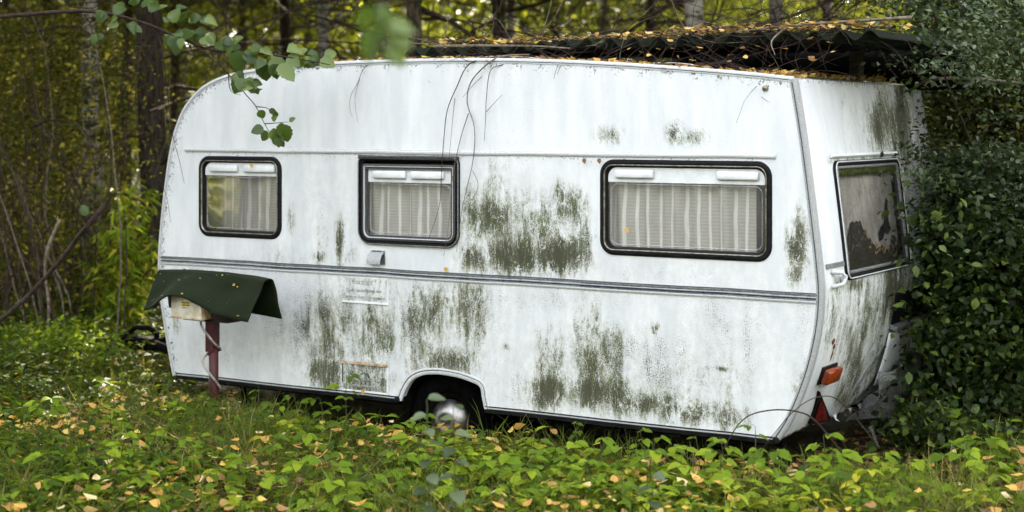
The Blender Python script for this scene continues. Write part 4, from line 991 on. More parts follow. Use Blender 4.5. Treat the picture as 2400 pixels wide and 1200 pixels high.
tag(MB().tube([tuple(q) for q in catmull(pts, 5)], .010, 6).tube([tuple(q) for q in catmull([pts[-1], pts[-1] + Vector((.3, .2, -.9)), Vector((3.7, 10.2, -.05))], 6)], .014, 6).build('bare_branch', DEAD, None, True), 'pale bare branch crossing the shrub beside the rear top corner', 'branch')
# ------------------------------------------------------------------ meter post with felt cover
pf = Vector(loc2w(-1.80, -0.40, 0.0)); pf.z = 0
post = empty('meter_post', (pf.x, pf.y, float(gz(pf.x, pf.y)) * 0), -TH, 'red steel post carrying a cream electric meter box in front of the caravan', 'post')
M['redpaint'] = worn('red_oxide_paint', (0.032, 0.005, 0.005), (0.075, 0.012, 0.011), 0.5, 0, 14, 0.4, 0.25, (1, 1, .4))
M['boxpaint'] = worn('cream_box_paint', (0.44, 0.38, 0.27), (0.70, 0.66, 0.55), 0.45, 0, 12, 0.4, 0.1)
M['felt'] = worn('green_roofing_felt', (0.006, 0.010, 0.004), (0.016, 0.025, 0.008), 0.85, 0, 120, 0.2, 0.25)
M['cable'] = worn('grey_cable', (0.20, 0.17, 0.15), (0.42, 0.38, 0.34), 0.6, 0, 30, 0.3, 0.2)
M['plate_dark'] = worn('dark_board', (0.016, 0.012, 0.010), (0.045, 0.03, 0.025), 0.8, 0, 18, 0.2, 0.3)
MB().tube([(0.01, 0, -0.1), (0.01, 0, 0.50)], 0.030, 16).build('lower_post', M['redpaint'], post, True)
MB().rbox(-0.033, 0.033, -0.033, 0.033, 0.43, 0.63, 0.006).tube([(0, 0, 0.43), (0.004, 0, 0.41)], [0.036, 0.03], 12).build('sleeve', M['redpaint'], post)
MB().rbox(-0.20, 0.17, -0.05, 0.14, 0.622, 0.639, 0.003).build('board', M['plate_dark'], post)
bx = MB().rbox(-0.235, 0.035, -0.12, 0.10, 0.640, 0.80, 0.006).build('meter_box', M['cream'], post)
MB().rbox(-0.226, 0.026, -0.130, -0.121, 0.648, 0.795, 0.003).build('door', M['boxpaint'], bx)
MB().rbox(-0.238, 0.038, -0.134, -0.1305, 0.640, 0.652, 0.001).build('rusty_edge', M['cream'], bx)
t = NT('warning_sticker'); v = t.coord()
sx = t.new('ShaderNodeSeparateXYZ'); t.l.new(v, sx.inputs[0])
ln = t.math('ABSOLUTE', t.math('SUBTRACT', t.math('FRACT', t.math('MULTIPLY', sx.outputs[2], 62)), 0.5))
t.base(t.mix(t.math('MULTIPLY', t.rng(ln, 0.26, 0.34), t.rng(t.noise(t.coord((1, 1, .2)), 300, 1), .35, .5)), (0.62, 0.42, 0.03), (0.03, 0.025, 0.01)), 0.5); M['sticker'] = t.m
MB().box(-0.135, -0.070, -0.1315, -0.1304, 0.722, 0.752).build('sticker', M['sticker'], bx)
MB().box(-0.13, -0.08, -0.1312, -0.1304, 0.708, 0.715).build('sticker', M['cable'], bx)
MB().rbox(0.04, 0.17, -0.06, 0.13, 0.640, 0.72, 0.006).build('side_unit', M['plate_dark'], post)
cab = [(-0.02, -0.05, 0.63), (-0.055, -0.045, 0.62), (-0.03, -0.055, 0.58), (0.035, -0.055, 0.52), (0.055, -0.03, 0.48), (0.03, 0.04, 0.44), (-0.045, 0.03, 0.42), (-0.05, -0.03, 0.385), (-0.03, -0.045, 0.35), (0.03, -0.045, 0.29), (0.048, -0.02, 0.25), (0.05, 0.02, 0.2), (0.0, 0.045, 0.17), (-0.035, 0.02, 0.14), (-0.04, -0.03, 0.10), (-0.02, -0.045, 0.06), (0.03, -0.045, 0.02), (0.05, -0.04, -0.05)]
MB().tube([tuple(q) for q in catmull(cab, 5)], 0.0075, 7).build('cable', M['cable'], post, True)

felt = empty('roofing_felt', (pf.x, pf.y, 0), -TH, 'dark green strip of roofing felt draped over the meter box', 'felt cover')
def felt_pt(a, b):
    # a: along the ridge 0..1 ; b: -1 front hem .. 0 ridge .. 1 back hem
    x = -0.455 + 0.92 * a + (0.02 * (1 - a) if b < 0 else 0)
    side = -1 if b < 0 else 1; q = abs(b)
    ridge = 0.918 + 0.020 * math.sin(a * math.pi) - 0.012 * a
    sag = 0.23 + 0.0 * a
    lift = 0.115 * math.exp(-((a - 0.37) / 0.22) ** 2) if side < 0 else 0.02 * math.exp(-((a - .4) / .2) ** 2)
    drop = (sag - lift) * max(0, q - 0.16) / 0.84 + 0.022 * (1 - math.cos(min(q, .16) / .16 * math.pi / 2))
    out = 0.045 * math.sin(min(q / 0.16, 1) * math.pi / 2) + (0.085 + 0.75 * lift) * max(0, q - 0.16) / 0.84 ** 1.0
    if side > 0: out *= 0.9
    wob = 0.010 * math.sin(a * 9 + q * 3) + 0.005 * math.sin(a * 23 + q * 7) + 0.004 * math.sin(q * 11 + a * 4)
    skew = (-0.06 * q if side < 0 else 0.0) * (1 if a > .5 else .6)
    return (x + skew * (a if side < 0 else 0) - (0.02 * q * (1 - a)), side * out + wob, ridge - drop)
MB().grid(felt_pt, list(np.linspace(0, 1, 50)), list(np.concatenate([np.linspace(-1, -.17, 10), np.linspace(-.16, .16, 13), np.linspace(.17, 1, 10)]))).build('felt_sheet', M['felt'], felt, True, 0.007)

fp = [Matrix.Rotation(-TH, 4, 'Z') @ (Vector(felt_pt(rng.uniform(.02, .98), rng.uniform(-.95, .05))) + Vector((0, -.006, .006))) + pf for _ in range(26)]
o = leaves('felt_litter', LEAF_BIRCH, fp, rdir(26, -.4, .1), rng.normal(0, .3, (26, 3)) + [0, -.8, .6], rng.uniform(.008, .03, 26), rng.uniform(.004, .014, 26), rng.uniform(.05, .8, 26), FALL); tag(o, 'leaf crumbs and needles lying on the green felt', None, None, 'stuff')
# ------------------------------------------------------------------ corrugated sheets on the roof
roof_z = lambda s: float(np.interp(s, [p[0] for p in top_line if p[1] > 1.6], [p[1] for p in top_line if p[1] > 1.6]))
M['corr'] = worn('corrugated_bitumen', (0.005, 0.008, 0.004), (0.016, 0.022, 0.010), 0.85, 0, 16, 0.2, 0.4)
M['gap_black'] = worn('gap_blackout', (0.003, 0.003, 0.003), (0.008, 0.008, 0.008), 0.9, 0, 8, 0.08, 0.2)  # for the added sheet that blackens the gap under the roof sheet
M['timber'] = worn('weathered_timber', (0.035, 0.028, 0.02), (0.10, 0.08, 0.06), 0.9, 0, 12, 0.2, 0.4, (1, 6, 6))
def corr(s0, s1, y0, y1, z, tilt, label, nm='corrugated_sheet'):
    root = empty(nm, (OX, OY, 0), -TH, label, 'roof sheet')
    def fn(a, b):
        return (a, b + 0.008 * math.sin(a * 7), z + tilt * (a - s0) + 0.026 * math.sin(a * 2 * math.pi / 0.155) + 0.006 * math.sin(a * 5 + b))
    MB().grid(fn, list(np.linspace(s0, s1, int((s1 - s0) / 0.155 * 12))), list(np.linspace(y0, y1, 5))).build('sheet', M['corr'], root, True, 0.006)
    return root
corr(-0.80, 0.42, 0.24, 1.7, 2.300, 0.010, 'dark green corrugated sheet lying low on the caravan roof, nearly buried in twigs')
corr(0.36, 2.27, 0.25, 1.78, 2.322, 0.004, 'dark green corrugated sheet raised over the rear half of the caravan roof')
for s_, lb in ((0.62, 'timber prop under the raised roof sheet nearest the middle'), (1.75, 'timber prop under the raised roof sheet near the rear')):
    bb = MB().rbox(s_ - 0.03, s_ + 0.03, 1.3, 1.4, roof_z(min(s_, 1.88)) + 0.004, 2.284, 0.004).build('timber_prop', M['timber'], None); bb.location = (OX, OY, 0); bb.rotation_euler = (0, 0, -TH); tag(bb, lb, 'timber')
tp = MB().grid(lambda a, b: (a, 1.80 + 0.02 * math.sin(a * 11) + 0.03 * b, (1 - b) * (roof_z(min(a, 1.885)) - 0.0 if a < 1.885 else 2.05 - 0.0) + b * 2.35 + (0.01 if b == 0 else 0)), list(np.linspace(0.3, 2.29, 40)), [0, .33, .66, 1.0]).build('blackout_sheet', M['gap_black'], None, True, 0.004)  # black sheet added to keep daylight out of the gap above the roof
tp.location = (OX, OY, 0); tp.rotation_euler = (0, 0, -TH); tag(tp, 'black sheet added to darken the gap under the raised corrugated sheet', 'blackout_sheet')
for (a, b, yy, h, lb) in ((-0.25, 0.28, 0.10, .012, 'thin white strip of trim lying on the roof edge above the door window'), (0.95, 1.35, 0.10, .012, 'bent white trim strip lying on the roof edge above the large window')):
    st = MB().grid(lambda q, w: (a + (b - a) * q, yy + 0.03 * w + 0.03 * math.sin(q * 4), roof_z(a + (b - a) * q) + h + 0.015 * math.sin(q * 3)), list(np.linspace(0, 1, 14)), [0, 1]).build('trim_strip', M['white'], None, True, 0.003)
    st.location = (OX, OY, 0); st.rotation_euler = (0, 0, -TH); tag(st, lb, 'trim strip')

# ------------------------------------------------------------------ twigs and leaves on the roof
def W(s, y, z): return np.array(loc2w(s, y, z))
paths = []
for _ in range(130):
    s = rng.uniform(-1.3, 1.9); z = roof_z(min(s, 1.88)) + rng.uniform(.005, .03); y = rng.uniform(.02, .25)
    paths.append((wild_path(W(s, y, z), W(s + rng.normal(0, 1), y + rng.normal(0, .2), z + rng.uniform(-.03, .12)) - W(s, y, z), rng.uniform(.1, .5), 6, .22), rng.uniform(.0015, .0035), .001))
for _ in range(230):
    s = rng.uniform(-0.7, 2.25) if rng.uniform() < .6 else rng.uniform(.9, 2.2); y = rng.uniform(.27, .5)
    z = 2.335 + rng.uniform(0, .03) + (0.03 if s > 1.0 else 0) * rng.uniform(0, 1)
    d = rng.normal(0, 1, 3) * [1, .25, .16]
    paths.append((wild_path(W(s, y, z), W(s, y, z) * 0 + [d[0] * CT + d[1] * ST, -d[0] * ST + d[1] * CT, d[2] + .04], rng.uniform(.12, .65), 7, .2, .03), rng.uniform(.0015, .0042), .001))
for _ in range(26):                                   # hanging in the dark gap
    s = rng.uniform(0.2, 2.1); y = rng.uniform(.12, .3); z = 2.32
    paths.append((wild_path(W(s, y, z), (rng.normal(0, .7), rng.normal(0, .2), -1), rng.uniform(.1, .3), 6, .25), rng.uniform(.0012, .003), .001))
strands('roof_twigs', paths, TWIG, kind='stuff')['label'] = 'tangle of fallen twigs on the caravan roof'
paths = []
for _ in range(46):
    s = rng.uniform(-.6, 2.1); y = rng.uniform(.22, .4); z = rng.uniform(2.33, 2.39)
    z = max(z, roof_z(min(s, 1.88)) + .02)
    d = rng.normal(0, 1, 3) * [1, .25, .3]
    paths.append((wild_path(W(s, y, z), [d[0] * CT, -d[0] * ST, d[2]], rng.uniform(.15, .5), 6, .15), rng.uniform(.002, .004), .001))
strands('roof_dry_twigs', paths, DEAD, kind='stuff')['label'] = 'paler dry twigs mixed into the roof tangle'
Lp, Lt = [], []
for _ in range(520):
    s = rng.choice([-.3, .1, .75, 1.1, 1.35, 1.7, 2.0]) + rng.normal(0, .16); Lp.append(W(s, rng.uniform(.22, .6), 2.345 + rng.uniform(0, .035) + (.02 if s > 1 else 0))); Lt.append(rng.uniform(.15, 1))
for _ in range(420):
    s = rng.uniform(-1.9, 1.88); Lp.append(W(s, rng.uniform(.02, .2), roof_z(s) + .012)); Lt.append(rng.uniform(0, .85))
for _ in range(230):
    y = rng.uniform(.02, 2.0); s = 1.86 - rng.uniform(0, .22); Lp.append(W(s, y, roof_z(s) + rng.uniform(.008, .03))); Lt.append(rng.uniform(.3, 1))
for _ in range(24):
    s = rng.uniform(.6, 2.1); Lp.append(W(s, rng.uniform(.12, .25), rng.uniform(roof_z(min(s, 1.88)) + .03, 2.33))); Lt.append(rng.uniform(.2, .9))
n = len(Lp)
o = leaves('roof_leaves', LEAF_BIRCH, Lp, rdir(n, -.3, .3), rng.normal(0, .45, (n, 3)) + [0, -.15, 1], rng.uniform(.025, .06, n), rng.uniform(.025, .045, n), np.array(Lt), FALL)
tag(o, 'yellow and brown fallen leaves on the roof', None, None, 'stuff')
# forked bare branch lying on the roof edge, and hanging twigs over the side
def hanging(name, label, curves, mat=TWIG, cat='twig'):
    root = empty(name, loc2w(*curves[0][0][0]), 0, label, cat); b = np.array(root.location)
    for pts, r0, r1 in curves:
        q = catmull([W(*p) - b for p in pts], 5); MB().tube([tuple(w) for w in q], list(np.linspace(r0, r1, len(q))), 5).build('stem', mat, root, True)
    return root
def on(u, v, y=-.03): s, z = sp(u, v, y); return (s, y, z)
hanging('hanging_twig', 'long dark bare twig arching from the roof edge over the middle window', [([on(1160, 133, .06), on(1100, 150), on(1070, 205), on(1048, 260), on(1040, 330), on(1035, 400), on(1030, 480), on(1005, 560)], .004, .0012), ([on(1066, 230), on(1060, 290), on(1052, 380)], .002, .001)])
hanging('hanging_twig', 'pale forked twig hanging from the roof edge over the middle window right edge', [([on(1240, 128, .08), on(1180, 131, .02), on(1145, 148), on(1105, 190), on(1095, 240), on(1112, 300), on(1108, 380), on(1085, 480), on(1070, 590)], .0055, .0014), ([on(1098, 265), on(1078, 330), on(1060, 420), on(1052, 520), on(1040, 600)], .003, .001), ([on(1108, 400), on(1120, 440), on(1085, 500)], .002, .001)], DEAD)
hanging('hanging_twig', 'short straight twig with one side shoot hanging right of the pale forked twig', [([on(1185, 150, .0), on(1150, 165), on(1140, 230), on(1138, 280), on(1135, 330)], .003, .0012), ([on(1140, 262), on(1160, 240), on(1178, 222)], .002, .001)])
hanging('hanging_twig', 'thin wispy twig hanging from the roof edge above the first two windows', [([on(868, 148, .0), on(850, 165), on(838, 195), on(822, 225), on(820, 255), on(826, 275)], .0022, .0008), ([on(843, 185), on(832, 230), on(838, 285)], .0015, .0007)])
hanging('hanging_twig', 'tiny twig tuft hanging from the roof edge above the large window', [([on(1310, 146, .0), on(1303, 165), on(1298, 185)], .002, .001), ([on(1318, 148, 0), on(1308, 168), on(1306, 175)], .0015, .001)])
hanging('roof_branch', 'long pale dead branch lying on top of the raised roof sheet', [([(2.42, .30, 2.41), (2.1, .28, 2.40), (1.75, .26, 2.385), (1.45, .24, 2.36)], .011, .004), ([(1.75, .26, 2.385), (1.70, .15, 2.30), (1.74, .1, 2.22)], .006, .002)], DEAD, 'branch')
hanging('roof_branch', 'dead branch lying low along the roof behind the forked twig', [([(-.55, .22, 2.33), (-.2, .2, 2.325), (.2, .17, 2.31), (.45, .15, 2.29)], .009, .004)], DEAD, 'branch')
q = on(1050, 45, .3)
hanging('upright_stalk', 'upright dry stalk with a round seed head standing on the roof', [([(q[0] - .05, .3, 2.30), (q[0] - .02, .3, 2.4), q], .004, .003)], DEAD, 'stalk')
MB().lathe(tuple(W(*q) - np.array(loc2w(q[0] - .05, .3, 2.30))), (0.2, 0, 1), [(-.005, .004), (.0, .014), (.012, .017), (.024, .012), (.03, .002)], 10).build('seed_head', DEAD, bpy.data.objects['upright_stalk'], True)
# a few leaves caught on the side
for i, (u, v, ti, lb) in enumerate(((1368, 377, .05, 'dead brown leaf stuck under the awning rail, left one of two'), (1403, 377, .08, 'dead brown leaf stuck under the awning rail, right one of two'), (1468, 540, .6, 'small orange leaf stuck to the large window pane'), (1044, 632, .55, 'orange leaf caught on the belt moulding below the middle window'), (588, 388, .6, 'tiny orange leaf on the first window vent cover'), (708, 918 - 12, .6, 'yellow leaf on the sill below the lower warning plate'))):
    if i == 5: u, v = 850, 918
    L = .035
    o = leaves('stuck_leaf', LEAF_BIRCH, [W(*on(u, v - 6, -.03 if i not in (3, 5) else -.02))], [W(.3, -.05, -1) - W(0, 0, 0)], [W(.1, -1, .2) - W(0, 0, 0)], L, L * .9, np.array([ti]), FALL); tag(o, lb, 'leaf')
# ------------------------------------------------------------------ undergrowth
def seedlings(n, xy, hmin, hmax, lmin, lmax, tint, per=(3, 6)):
    """trifoliate and paired leaves on short stems -> leaf arrays and stem paths"""
    Ps, Ds, Ns, Ls, Ts, stems = [], [], [], [], [], []
    for i in range(n):
        x, y = xy[i]; z = float(gz(x, y)); h = rng.uniform(hmin, hmax) * (1.7 if rng.uniform() < .12 else 1); ti = tint[i]
        if caravan_y(x, y) > -.55 and abs(x) < 2.6: h = min(h, .03 + .09 * rng.uniform())
        tip = np.array([x + rng.normal(0, .2) * h, y + rng.normal(0, .2) * h - .12 * h, z + h]); base = np.array([x, y, z - .01])
        mid = (base + tip) / 2 + rng.normal(0, .06, 3) * h
        stems.append((catmull([base, mid, tip], 3), .0022, .001))
        tiers = 1 if h < .10 else (2 if h < .22 else 3)
        for k in range(tiers):
            f = 1 - k * .3; c = base + (tip - base) * f; a0 = rng.uniform(0, 6.28); m = rng.integers(*per)
            sz = rng.uniform(lmin, lmax) * (1 if k == 0 else rng.uniform(.8, 1.2))
            for j in range(m):
                a = a0 + 2 * math.pi * j / m + rng.normal(0, .2); el = rng.normal(.0, .28)
                d = np.array([math.cos(a), math.sin(a), el]); Ps.append(c + d * .012); Ds.append(d)
                Ns.append(np.array([-math.cos(a) * el, -math.sin(a) * el, 1]) + rng.normal(0, .28, 3)); Ls.append(sz * rng.uniform(.75, 1.15)); Ts.append(ti + rng.normal(0, .07))
    return np.array(Ps), np.array(Ds), np.array(Ns), np.array(Ls), np.array(Ts), stems
def scatter(n, x0, x1, y0, y1, ok):
    out = np.empty((0, 2))
    while len(out) < n:
        p = np.stack([rng.uniform(x0, x1, n), rng.uniform(y0, y1, n)], 1)
        q = 1200 + F * p[:, 0] / p[:, 1]
        out = np.concatenate([out, p[ok(p[:, 0], p[:, 1]) & (q > -150) & (q < 2560)]])
    return out[:n]
front = lambda x, y: ~under_caravan(x, y, .03) & ((caravan_y(x, y) < .0) | (x < -2.6) | (x > 2.3))
clump = lambda x, y: .5 + .28 * np.sin(x * 2.3 + y * 1.7) + .22 * np.sin(x * 5.1 - y * 3.3)
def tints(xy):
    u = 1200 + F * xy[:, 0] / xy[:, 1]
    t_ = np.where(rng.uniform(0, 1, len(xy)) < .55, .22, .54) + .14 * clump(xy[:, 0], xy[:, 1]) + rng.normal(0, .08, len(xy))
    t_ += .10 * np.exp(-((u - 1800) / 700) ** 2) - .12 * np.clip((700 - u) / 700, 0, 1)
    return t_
xy = scatter(1150, -3.6, 3.8, 7.2, 10.6, lambda x, y: front(x, y) & (rng.uniform(0, 1, len(x)) < np.clip(clump(x, y) * 1.6 - .25, .06, 1) * np.where((caravan_y(x, y) > -.5) & (x > -2.3), .35, 1)))
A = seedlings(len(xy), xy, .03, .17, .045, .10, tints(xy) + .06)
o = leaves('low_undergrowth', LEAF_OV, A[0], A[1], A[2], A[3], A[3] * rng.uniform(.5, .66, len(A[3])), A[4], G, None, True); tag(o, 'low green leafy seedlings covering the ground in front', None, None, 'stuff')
strands('undergrowth_stems', A[5], TWIG, kind='stuff')['label'] = 'thin stems of the low undergrowth'
xy = scatter(2800, -7.5, -1.5, 10.0, 19, lambda x, y: ~under_caravan(x, y, .1) & (1200 + F * x / y < 480))
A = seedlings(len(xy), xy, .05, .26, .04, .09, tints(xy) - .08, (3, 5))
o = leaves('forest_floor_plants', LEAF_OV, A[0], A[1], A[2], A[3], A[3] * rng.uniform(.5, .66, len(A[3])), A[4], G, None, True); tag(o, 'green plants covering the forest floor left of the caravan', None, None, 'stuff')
# low ferny mound, dark, left of the coupling
mc = np.array([P(rng.uniform(20, 230), rng.uniform(765, 900), rng.uniform(11.4, 12.6)) for _ in range(90)]); mc[:, 2] = np.clip(mc[:, 2], .05, .4)
foliage('ferny_mound', mc, rng.uniform(.06, .14, len(mc)), 40, (.03, .06), rng.uniform(.2, .7, len(mc)), G, 'dense low dark green mound left of the caravan coupling', .5)
# small leafy carpet
xy = scatter(12000, -6.0, 3.9, 7.1, 15, lambda x, y: front(x, y) & (rng.uniform(0, 1, len(x)) < np.where(y < 10.7, 1, .6)))
n = len(xy); pos = np.stack([xy[:, 0], xy[:, 1], gz(xy[:, 0], xy[:, 1]) + rng.uniform(.0, .05, n)], 1)
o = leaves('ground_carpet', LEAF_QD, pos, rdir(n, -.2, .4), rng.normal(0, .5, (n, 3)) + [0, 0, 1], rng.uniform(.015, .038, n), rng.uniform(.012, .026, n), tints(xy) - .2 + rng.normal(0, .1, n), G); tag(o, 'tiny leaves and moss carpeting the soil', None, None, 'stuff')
# grass
xy = scatter(20000, -5.5, 3.9, 7.1, 13, lambda x, y: front(x, y) & (rng.uniform(0, 1, len(x)) < .35 + .65 * (np.sin(x * 3 + y * 2) > .1)))
n = len(xy); d = rdir(n, .5, 1.0); hh = rng.uniform(.07, .30, n)
o = leaves('grass', BLADE, np.stack([xy[:, 0], xy[:, 1], gz(xy[:, 0], xy[:, 1]) - .005], 1), d, np.cross(d, rdir(n)), hh, rng.uniform(.003, .006, n), np.where(rng.uniform(0, 1, n) < .25, .95, .45) + rng.normal(0, .12, n), GRASS); tag(o, 'thin green and dry grass blades', None, None, 'stuff')
# grass tufts in front of the sill, each one countable
for i, (u, v, lb) in enumerate(((1215, 1030, 'arching grass tuft below the sill just right of the wheel'), (1330, 1035, 'grass tuft under the middle of the sill, right of the wheel'), (1420, 1040, 'arching grass tuft under the sill below the dark algae stain'), (1150, 1040, 'grass tuft at the right side of the hubcap'))):
    s, _ = sp(u, v, -.12); bx_, by_, _z = loc2w(s, -.12, 0); n = 26
    pos = np.stack([np.full(n, bx_), np.full(n, by_), np.full(n, float(gz(bx_, by_)))], 1) + rng.normal(0, .02, (n, 3)) * [1, 1, 0]
    d = rdir(n, .55, .95); o = leaves('grass_tuft', BLADE, pos, d, np.cross(d, rdir(n)) * 0 + np.stack([-d[:, 0] * .3, -d[:, 1] * .3, np.ones(n)], 1), rng.uniform(.2, .38, n), .006, rng.uniform(.3, .8, n), GRASS); tag(o, lb, 'grass tuft', 'grass tufts along the sill')
# fallen leaves on the ground
xy = scatter(3400, -6.5, 3.9, 7.0, 17, lambda x, y: front(x, y) & (rng.uniform(0, 1, len(x)) < np.where(y < 11, 1, .55) * np.clip(.5 + .8 * np.sin(x * 2.7 - y * 1.9 + 2) , .15, 1)))
n = len(xy); pos = np.stack([xy[:, 0], xy[:, 1], gz(xy[:, 0], xy[:, 1]) + rng.uniform(.01, .17, n)], 1)
o = leaves('fallen_leaves', LEAF_BIRCH, pos, rdir(n, -.3, .3), rng.normal(0, .45, (n, 3)) + [0, -.1, 1], rng.uniform(.035, .075, n), rng.uniform(.035, .058, n), np.clip(rng.normal(.58, .24, n), 0, .95), FALL); tag(o, 'yellow and brown birch leaves fallen on the ground', None, None, 'stuff')
xy = scatter(15000, -6.5, 3.9, 7.0, 16, lambda x, y: ~under_caravan(x, y, -.25) & (rng.uniform(0, 1, len(x)) < np.where(y < 11, 1, .5)))
n = len(xy); pos = np.stack([xy[:, 0], xy[:, 1], gz(xy[:, 0], xy[:, 1]) + rng.uniform(.004, .035, n)], 1)
o = leaves('leaf_litter', LEAF_BIRCH, pos, rdir(n, -.25, .25), rng.normal(0, .35, (n, 3)) + [0, -.1, 1], rng.uniform(.025, .06, n), rng.uniform(.02, .045, n), np.clip(rng.normal(.12, .18, n), 0, .9), FALL); tag(o, 'brown decaying leaf litter between the plants', None, None, 'stuff')
# dry stalks and bramble shoots over the ground
paths = []
for _ in range(170):
    x, y = scatter(1, -3.4, 3.6, 7.3, 10.6, front)[0]
    paths.append((wild_path((x, y, float(gz(x, y)) + .02), rng.normal(0, 1, 3) * [1, 1, .2] + [0, 0, .25], rng.uniform(.15, .5), 7, .15, .05), rng.uniform(.0012, .003), .001))
strands('ground_twigs', paths, DEAD, kind='stuff')['label'] = 'dry stalks and twigs lying in the undergrowth'

# ------------------------------------------------------------------ plants that stand out, each with its own leaves
OVM = None
def leaf_proto(name, mat, teeth=False, n=9, fold=.12, curl=-.14):
    xs = np.linspace(0, 1, n); prof = xs ** .62 * (1 - xs) ** .95; prof = prof / prof.max() * .48
    mb = MB(); V = []
    for i, x in enumerate(xs):
        w = prof[i] * (1 + (.08 * (-1) ** i if teeth else 0)) + (.004 if 0 < i < n - 1 else 0.002)
        z = curl * x * x
        V += [(x, -w, z + fold * w * 2), (x, 0, z), (x, w, z + fold * w * 2)]
    Fc = []
    for i in range(n - 1): Fc += [(3 * i, 3 * i + 3, 3 * i + 4, 3 * i + 1), (3 * i + 1, 3 * i + 4, 3 * i + 5, 3 * i + 2)]
    me = bpy.data.meshes.new(name); me.from_pydata(V, [], Fc); me.update(); me.materials.append(mat)
    me.polygons.foreach_set('use_smooth', [True] * len(me.polygons)); return me
def tinted(me, ti):
    m = me.copy(); a = m.attributes.new('tint', 'FLOAT', 'POINT'); a.data.foreach_set('value', np.full(len(m.vertices), ti, np.float32)); return m
LG = [tinted(leaf_proto('leaf', G, True), t_) for t_ in (.44, .57, .68, .82)]
LP = [tinted(leaf_proto('leaf', PALE, False), t_) for t_ in (.6, .75, .9)]
LA = [tinted(leaf_proto('leaf', ALDER, True, 11, .08, -.2), t_) for t_ in (.1, .4, .65, .9)] + [tinted(leaf_proto('leaf', ALDER, True, 11, -.35, .3), t_) for t_ in (.3, .8)] + [tinted(leaf_proto('leaf', ALDER, True, 11, .4, -.35), t_) for t_ in (.2, 1.0)]
def put_leaf(parent, me, pos, d, up, L, Wd):
    d = Vector(d).normalized(); s = Vector(up).cross(d)
    if s.length < 1e-3: s = d.orthogonal()
    s.normalize(); n = d.cross(s)
    o = bpy.data.objects.new('leaf', me); link(o, parent)
    o.matrix_local = Matrix(((d.x * L, s.x * Wd, n.x * L, pos[0]), (d.y * L, s.y * Wd, n.y * L, pos[1]), (d.z * L, s.z * Wd, n.z * L, pos[2]), (0, 0, 0, 1)))
    return o
def plant(name, label, base, top, nl, size, meshes, seed, group=None, cat='plant', tri=True, ratio=.66):
    r_ = random.Random(seed); base = Vector(base); top = Vector(top)
    root = empty(name, base, 0, label, cat, group); v = top - base
    mid = v * .5 + Vector((r_.uniform(-.05, .05), r_.uniform(-.05, .05), 0)) * v.length
    path = [Vector(q) for q in catmull([(0, 0, -.02), tuple(mid), tuple(v)], 6)]
    MB().tube([tuple(q) for q in path], list(np.linspace(.0035, .0015, len(path))), 5).build('stem', GREENSTEM, root, True)
    for k in range(nl):
        f = .35 + .65 * (k + 1) / nl; p = path[min(len(path) - 1, int(f * (len(path) - 1)))]; a = k * 2.4 + r_.uniform(-.3, .3)
        d = Vector((math.cos(a), math.sin(a), r_.uniform(-.1, .35)))
        st = p + d * size * .5
        if tri: MB().tube([tuple(p), tuple(p.lerp(st, .5) + Vector((0, 0, .01))), tuple(st)], .0012, 4).build('leaf_stalk', GREENSTEM, root)
        for j in ((0, 1, -1) if tri else (0,)):
            aa = a + j * 1.15 + r_.uniform(-.1, .1); dd = Vector((math.cos(aa), math.sin(aa), r_.uniform(-.45, .1)))
            L = size * r_.uniform(.8, 1.15) * (1 if j == 0 else .85)
            put_leaf(root, r_.choice(meshes), (st if tri else p) + dd * .004, dd, Vector((r_.uniform(-.3, .3), r_.uniform(-.5, .1), 1)), L, L * ratio * r_.uniform(.9, 1.1))
    return root
GREENSTEM = worn('green_stem', (0.05, 0.06, 0.02), (0.10, 0.09, 0.035), 0.6, 0, 30, 0.3, 0.1)
def gp(u, v, y=None, Y=None):
    if Y is None: s, z = sp(u, v, y); return Vector(loc2w(s, y, z))
    return P(u, v, Y)
def standing(name, label, u, v, y=None, Y=None, **kw):
    top = gp(u, v, y, Y); b = Vector((top.x + .02, top.y + .01, float(gz(top.x, top.y)))); return plant(name, label, b, top, kw.pop('nl'), kw.pop('size'), kw.pop('meshes'), kw.pop('seed'), **kw)
standing('bramble_plant', 'bright green bramble shoot standing in front of the lower warning plate', 812, 885, y=-.16, nl=6, size=.075, meshes=LG[:3], seed=1)
standing('bramble_plant', 'bramble plant with spread leaves left of the lower warning plate', 750, 935, y=-.2, nl=5, size=.07, meshes=LG[:3], seed=2)
standing('bramble_plant', 'small round-leaved plant in the dark gap under the sill right of the meter post', 608, 935, y=-.08, nl=5, size=.05, meshes=LG[:2], seed=3)
standing('bramble_plant', 'leafy plant under the caravan front corner left of the meter post', 450, 925, y=-.12, nl=5, size=.07, meshes=LG[:3], seed=4)
standing('bramble_plant', 'light green leafy shoot below the triangle reflector', 1930, 1020, Y=8.15, nl=6, size=.075, meshes=LG[1:], seed=5)
standing('bramble_plant', 'tall leafy plant in front of the rear end of the sill', 1690, 1030, Y=8.35, nl=8, size=.075, meshes=LG[:3], seed=6)
standing('bramble_plant', 'leafy plant touching the rear foot of the side wall', 1770, 1000, Y=8.32, nl=5, size=.06, meshes=LG[:3], seed=7)
standing('bramble_plant', 'yellow-green plant at the edge of the dark bush, lower right', 2070, 1060, Y=8.3, nl=6, size=.075, meshes=LG[2:], seed=8)
standing('bramble_plant', 'broad-leaved plant just left of the hubcap', 900, 1000, Y=9.3, nl=5, size=.10, meshes=LG[1:3], seed=9)
standing('bramble_plant', 'dense low plant at the foot of the hubcap', 1110, 1020, Y=9.2, nl=7, size=.07, meshes=LG[:3], seed=10)
standing('sapling', 'blurred bluish-green sapling close to the camera in front of the wheel', 1000, 935, Y=6.5, nl=14, size=.075, meshes=LP, seed=11, tri=False, ratio=.8)
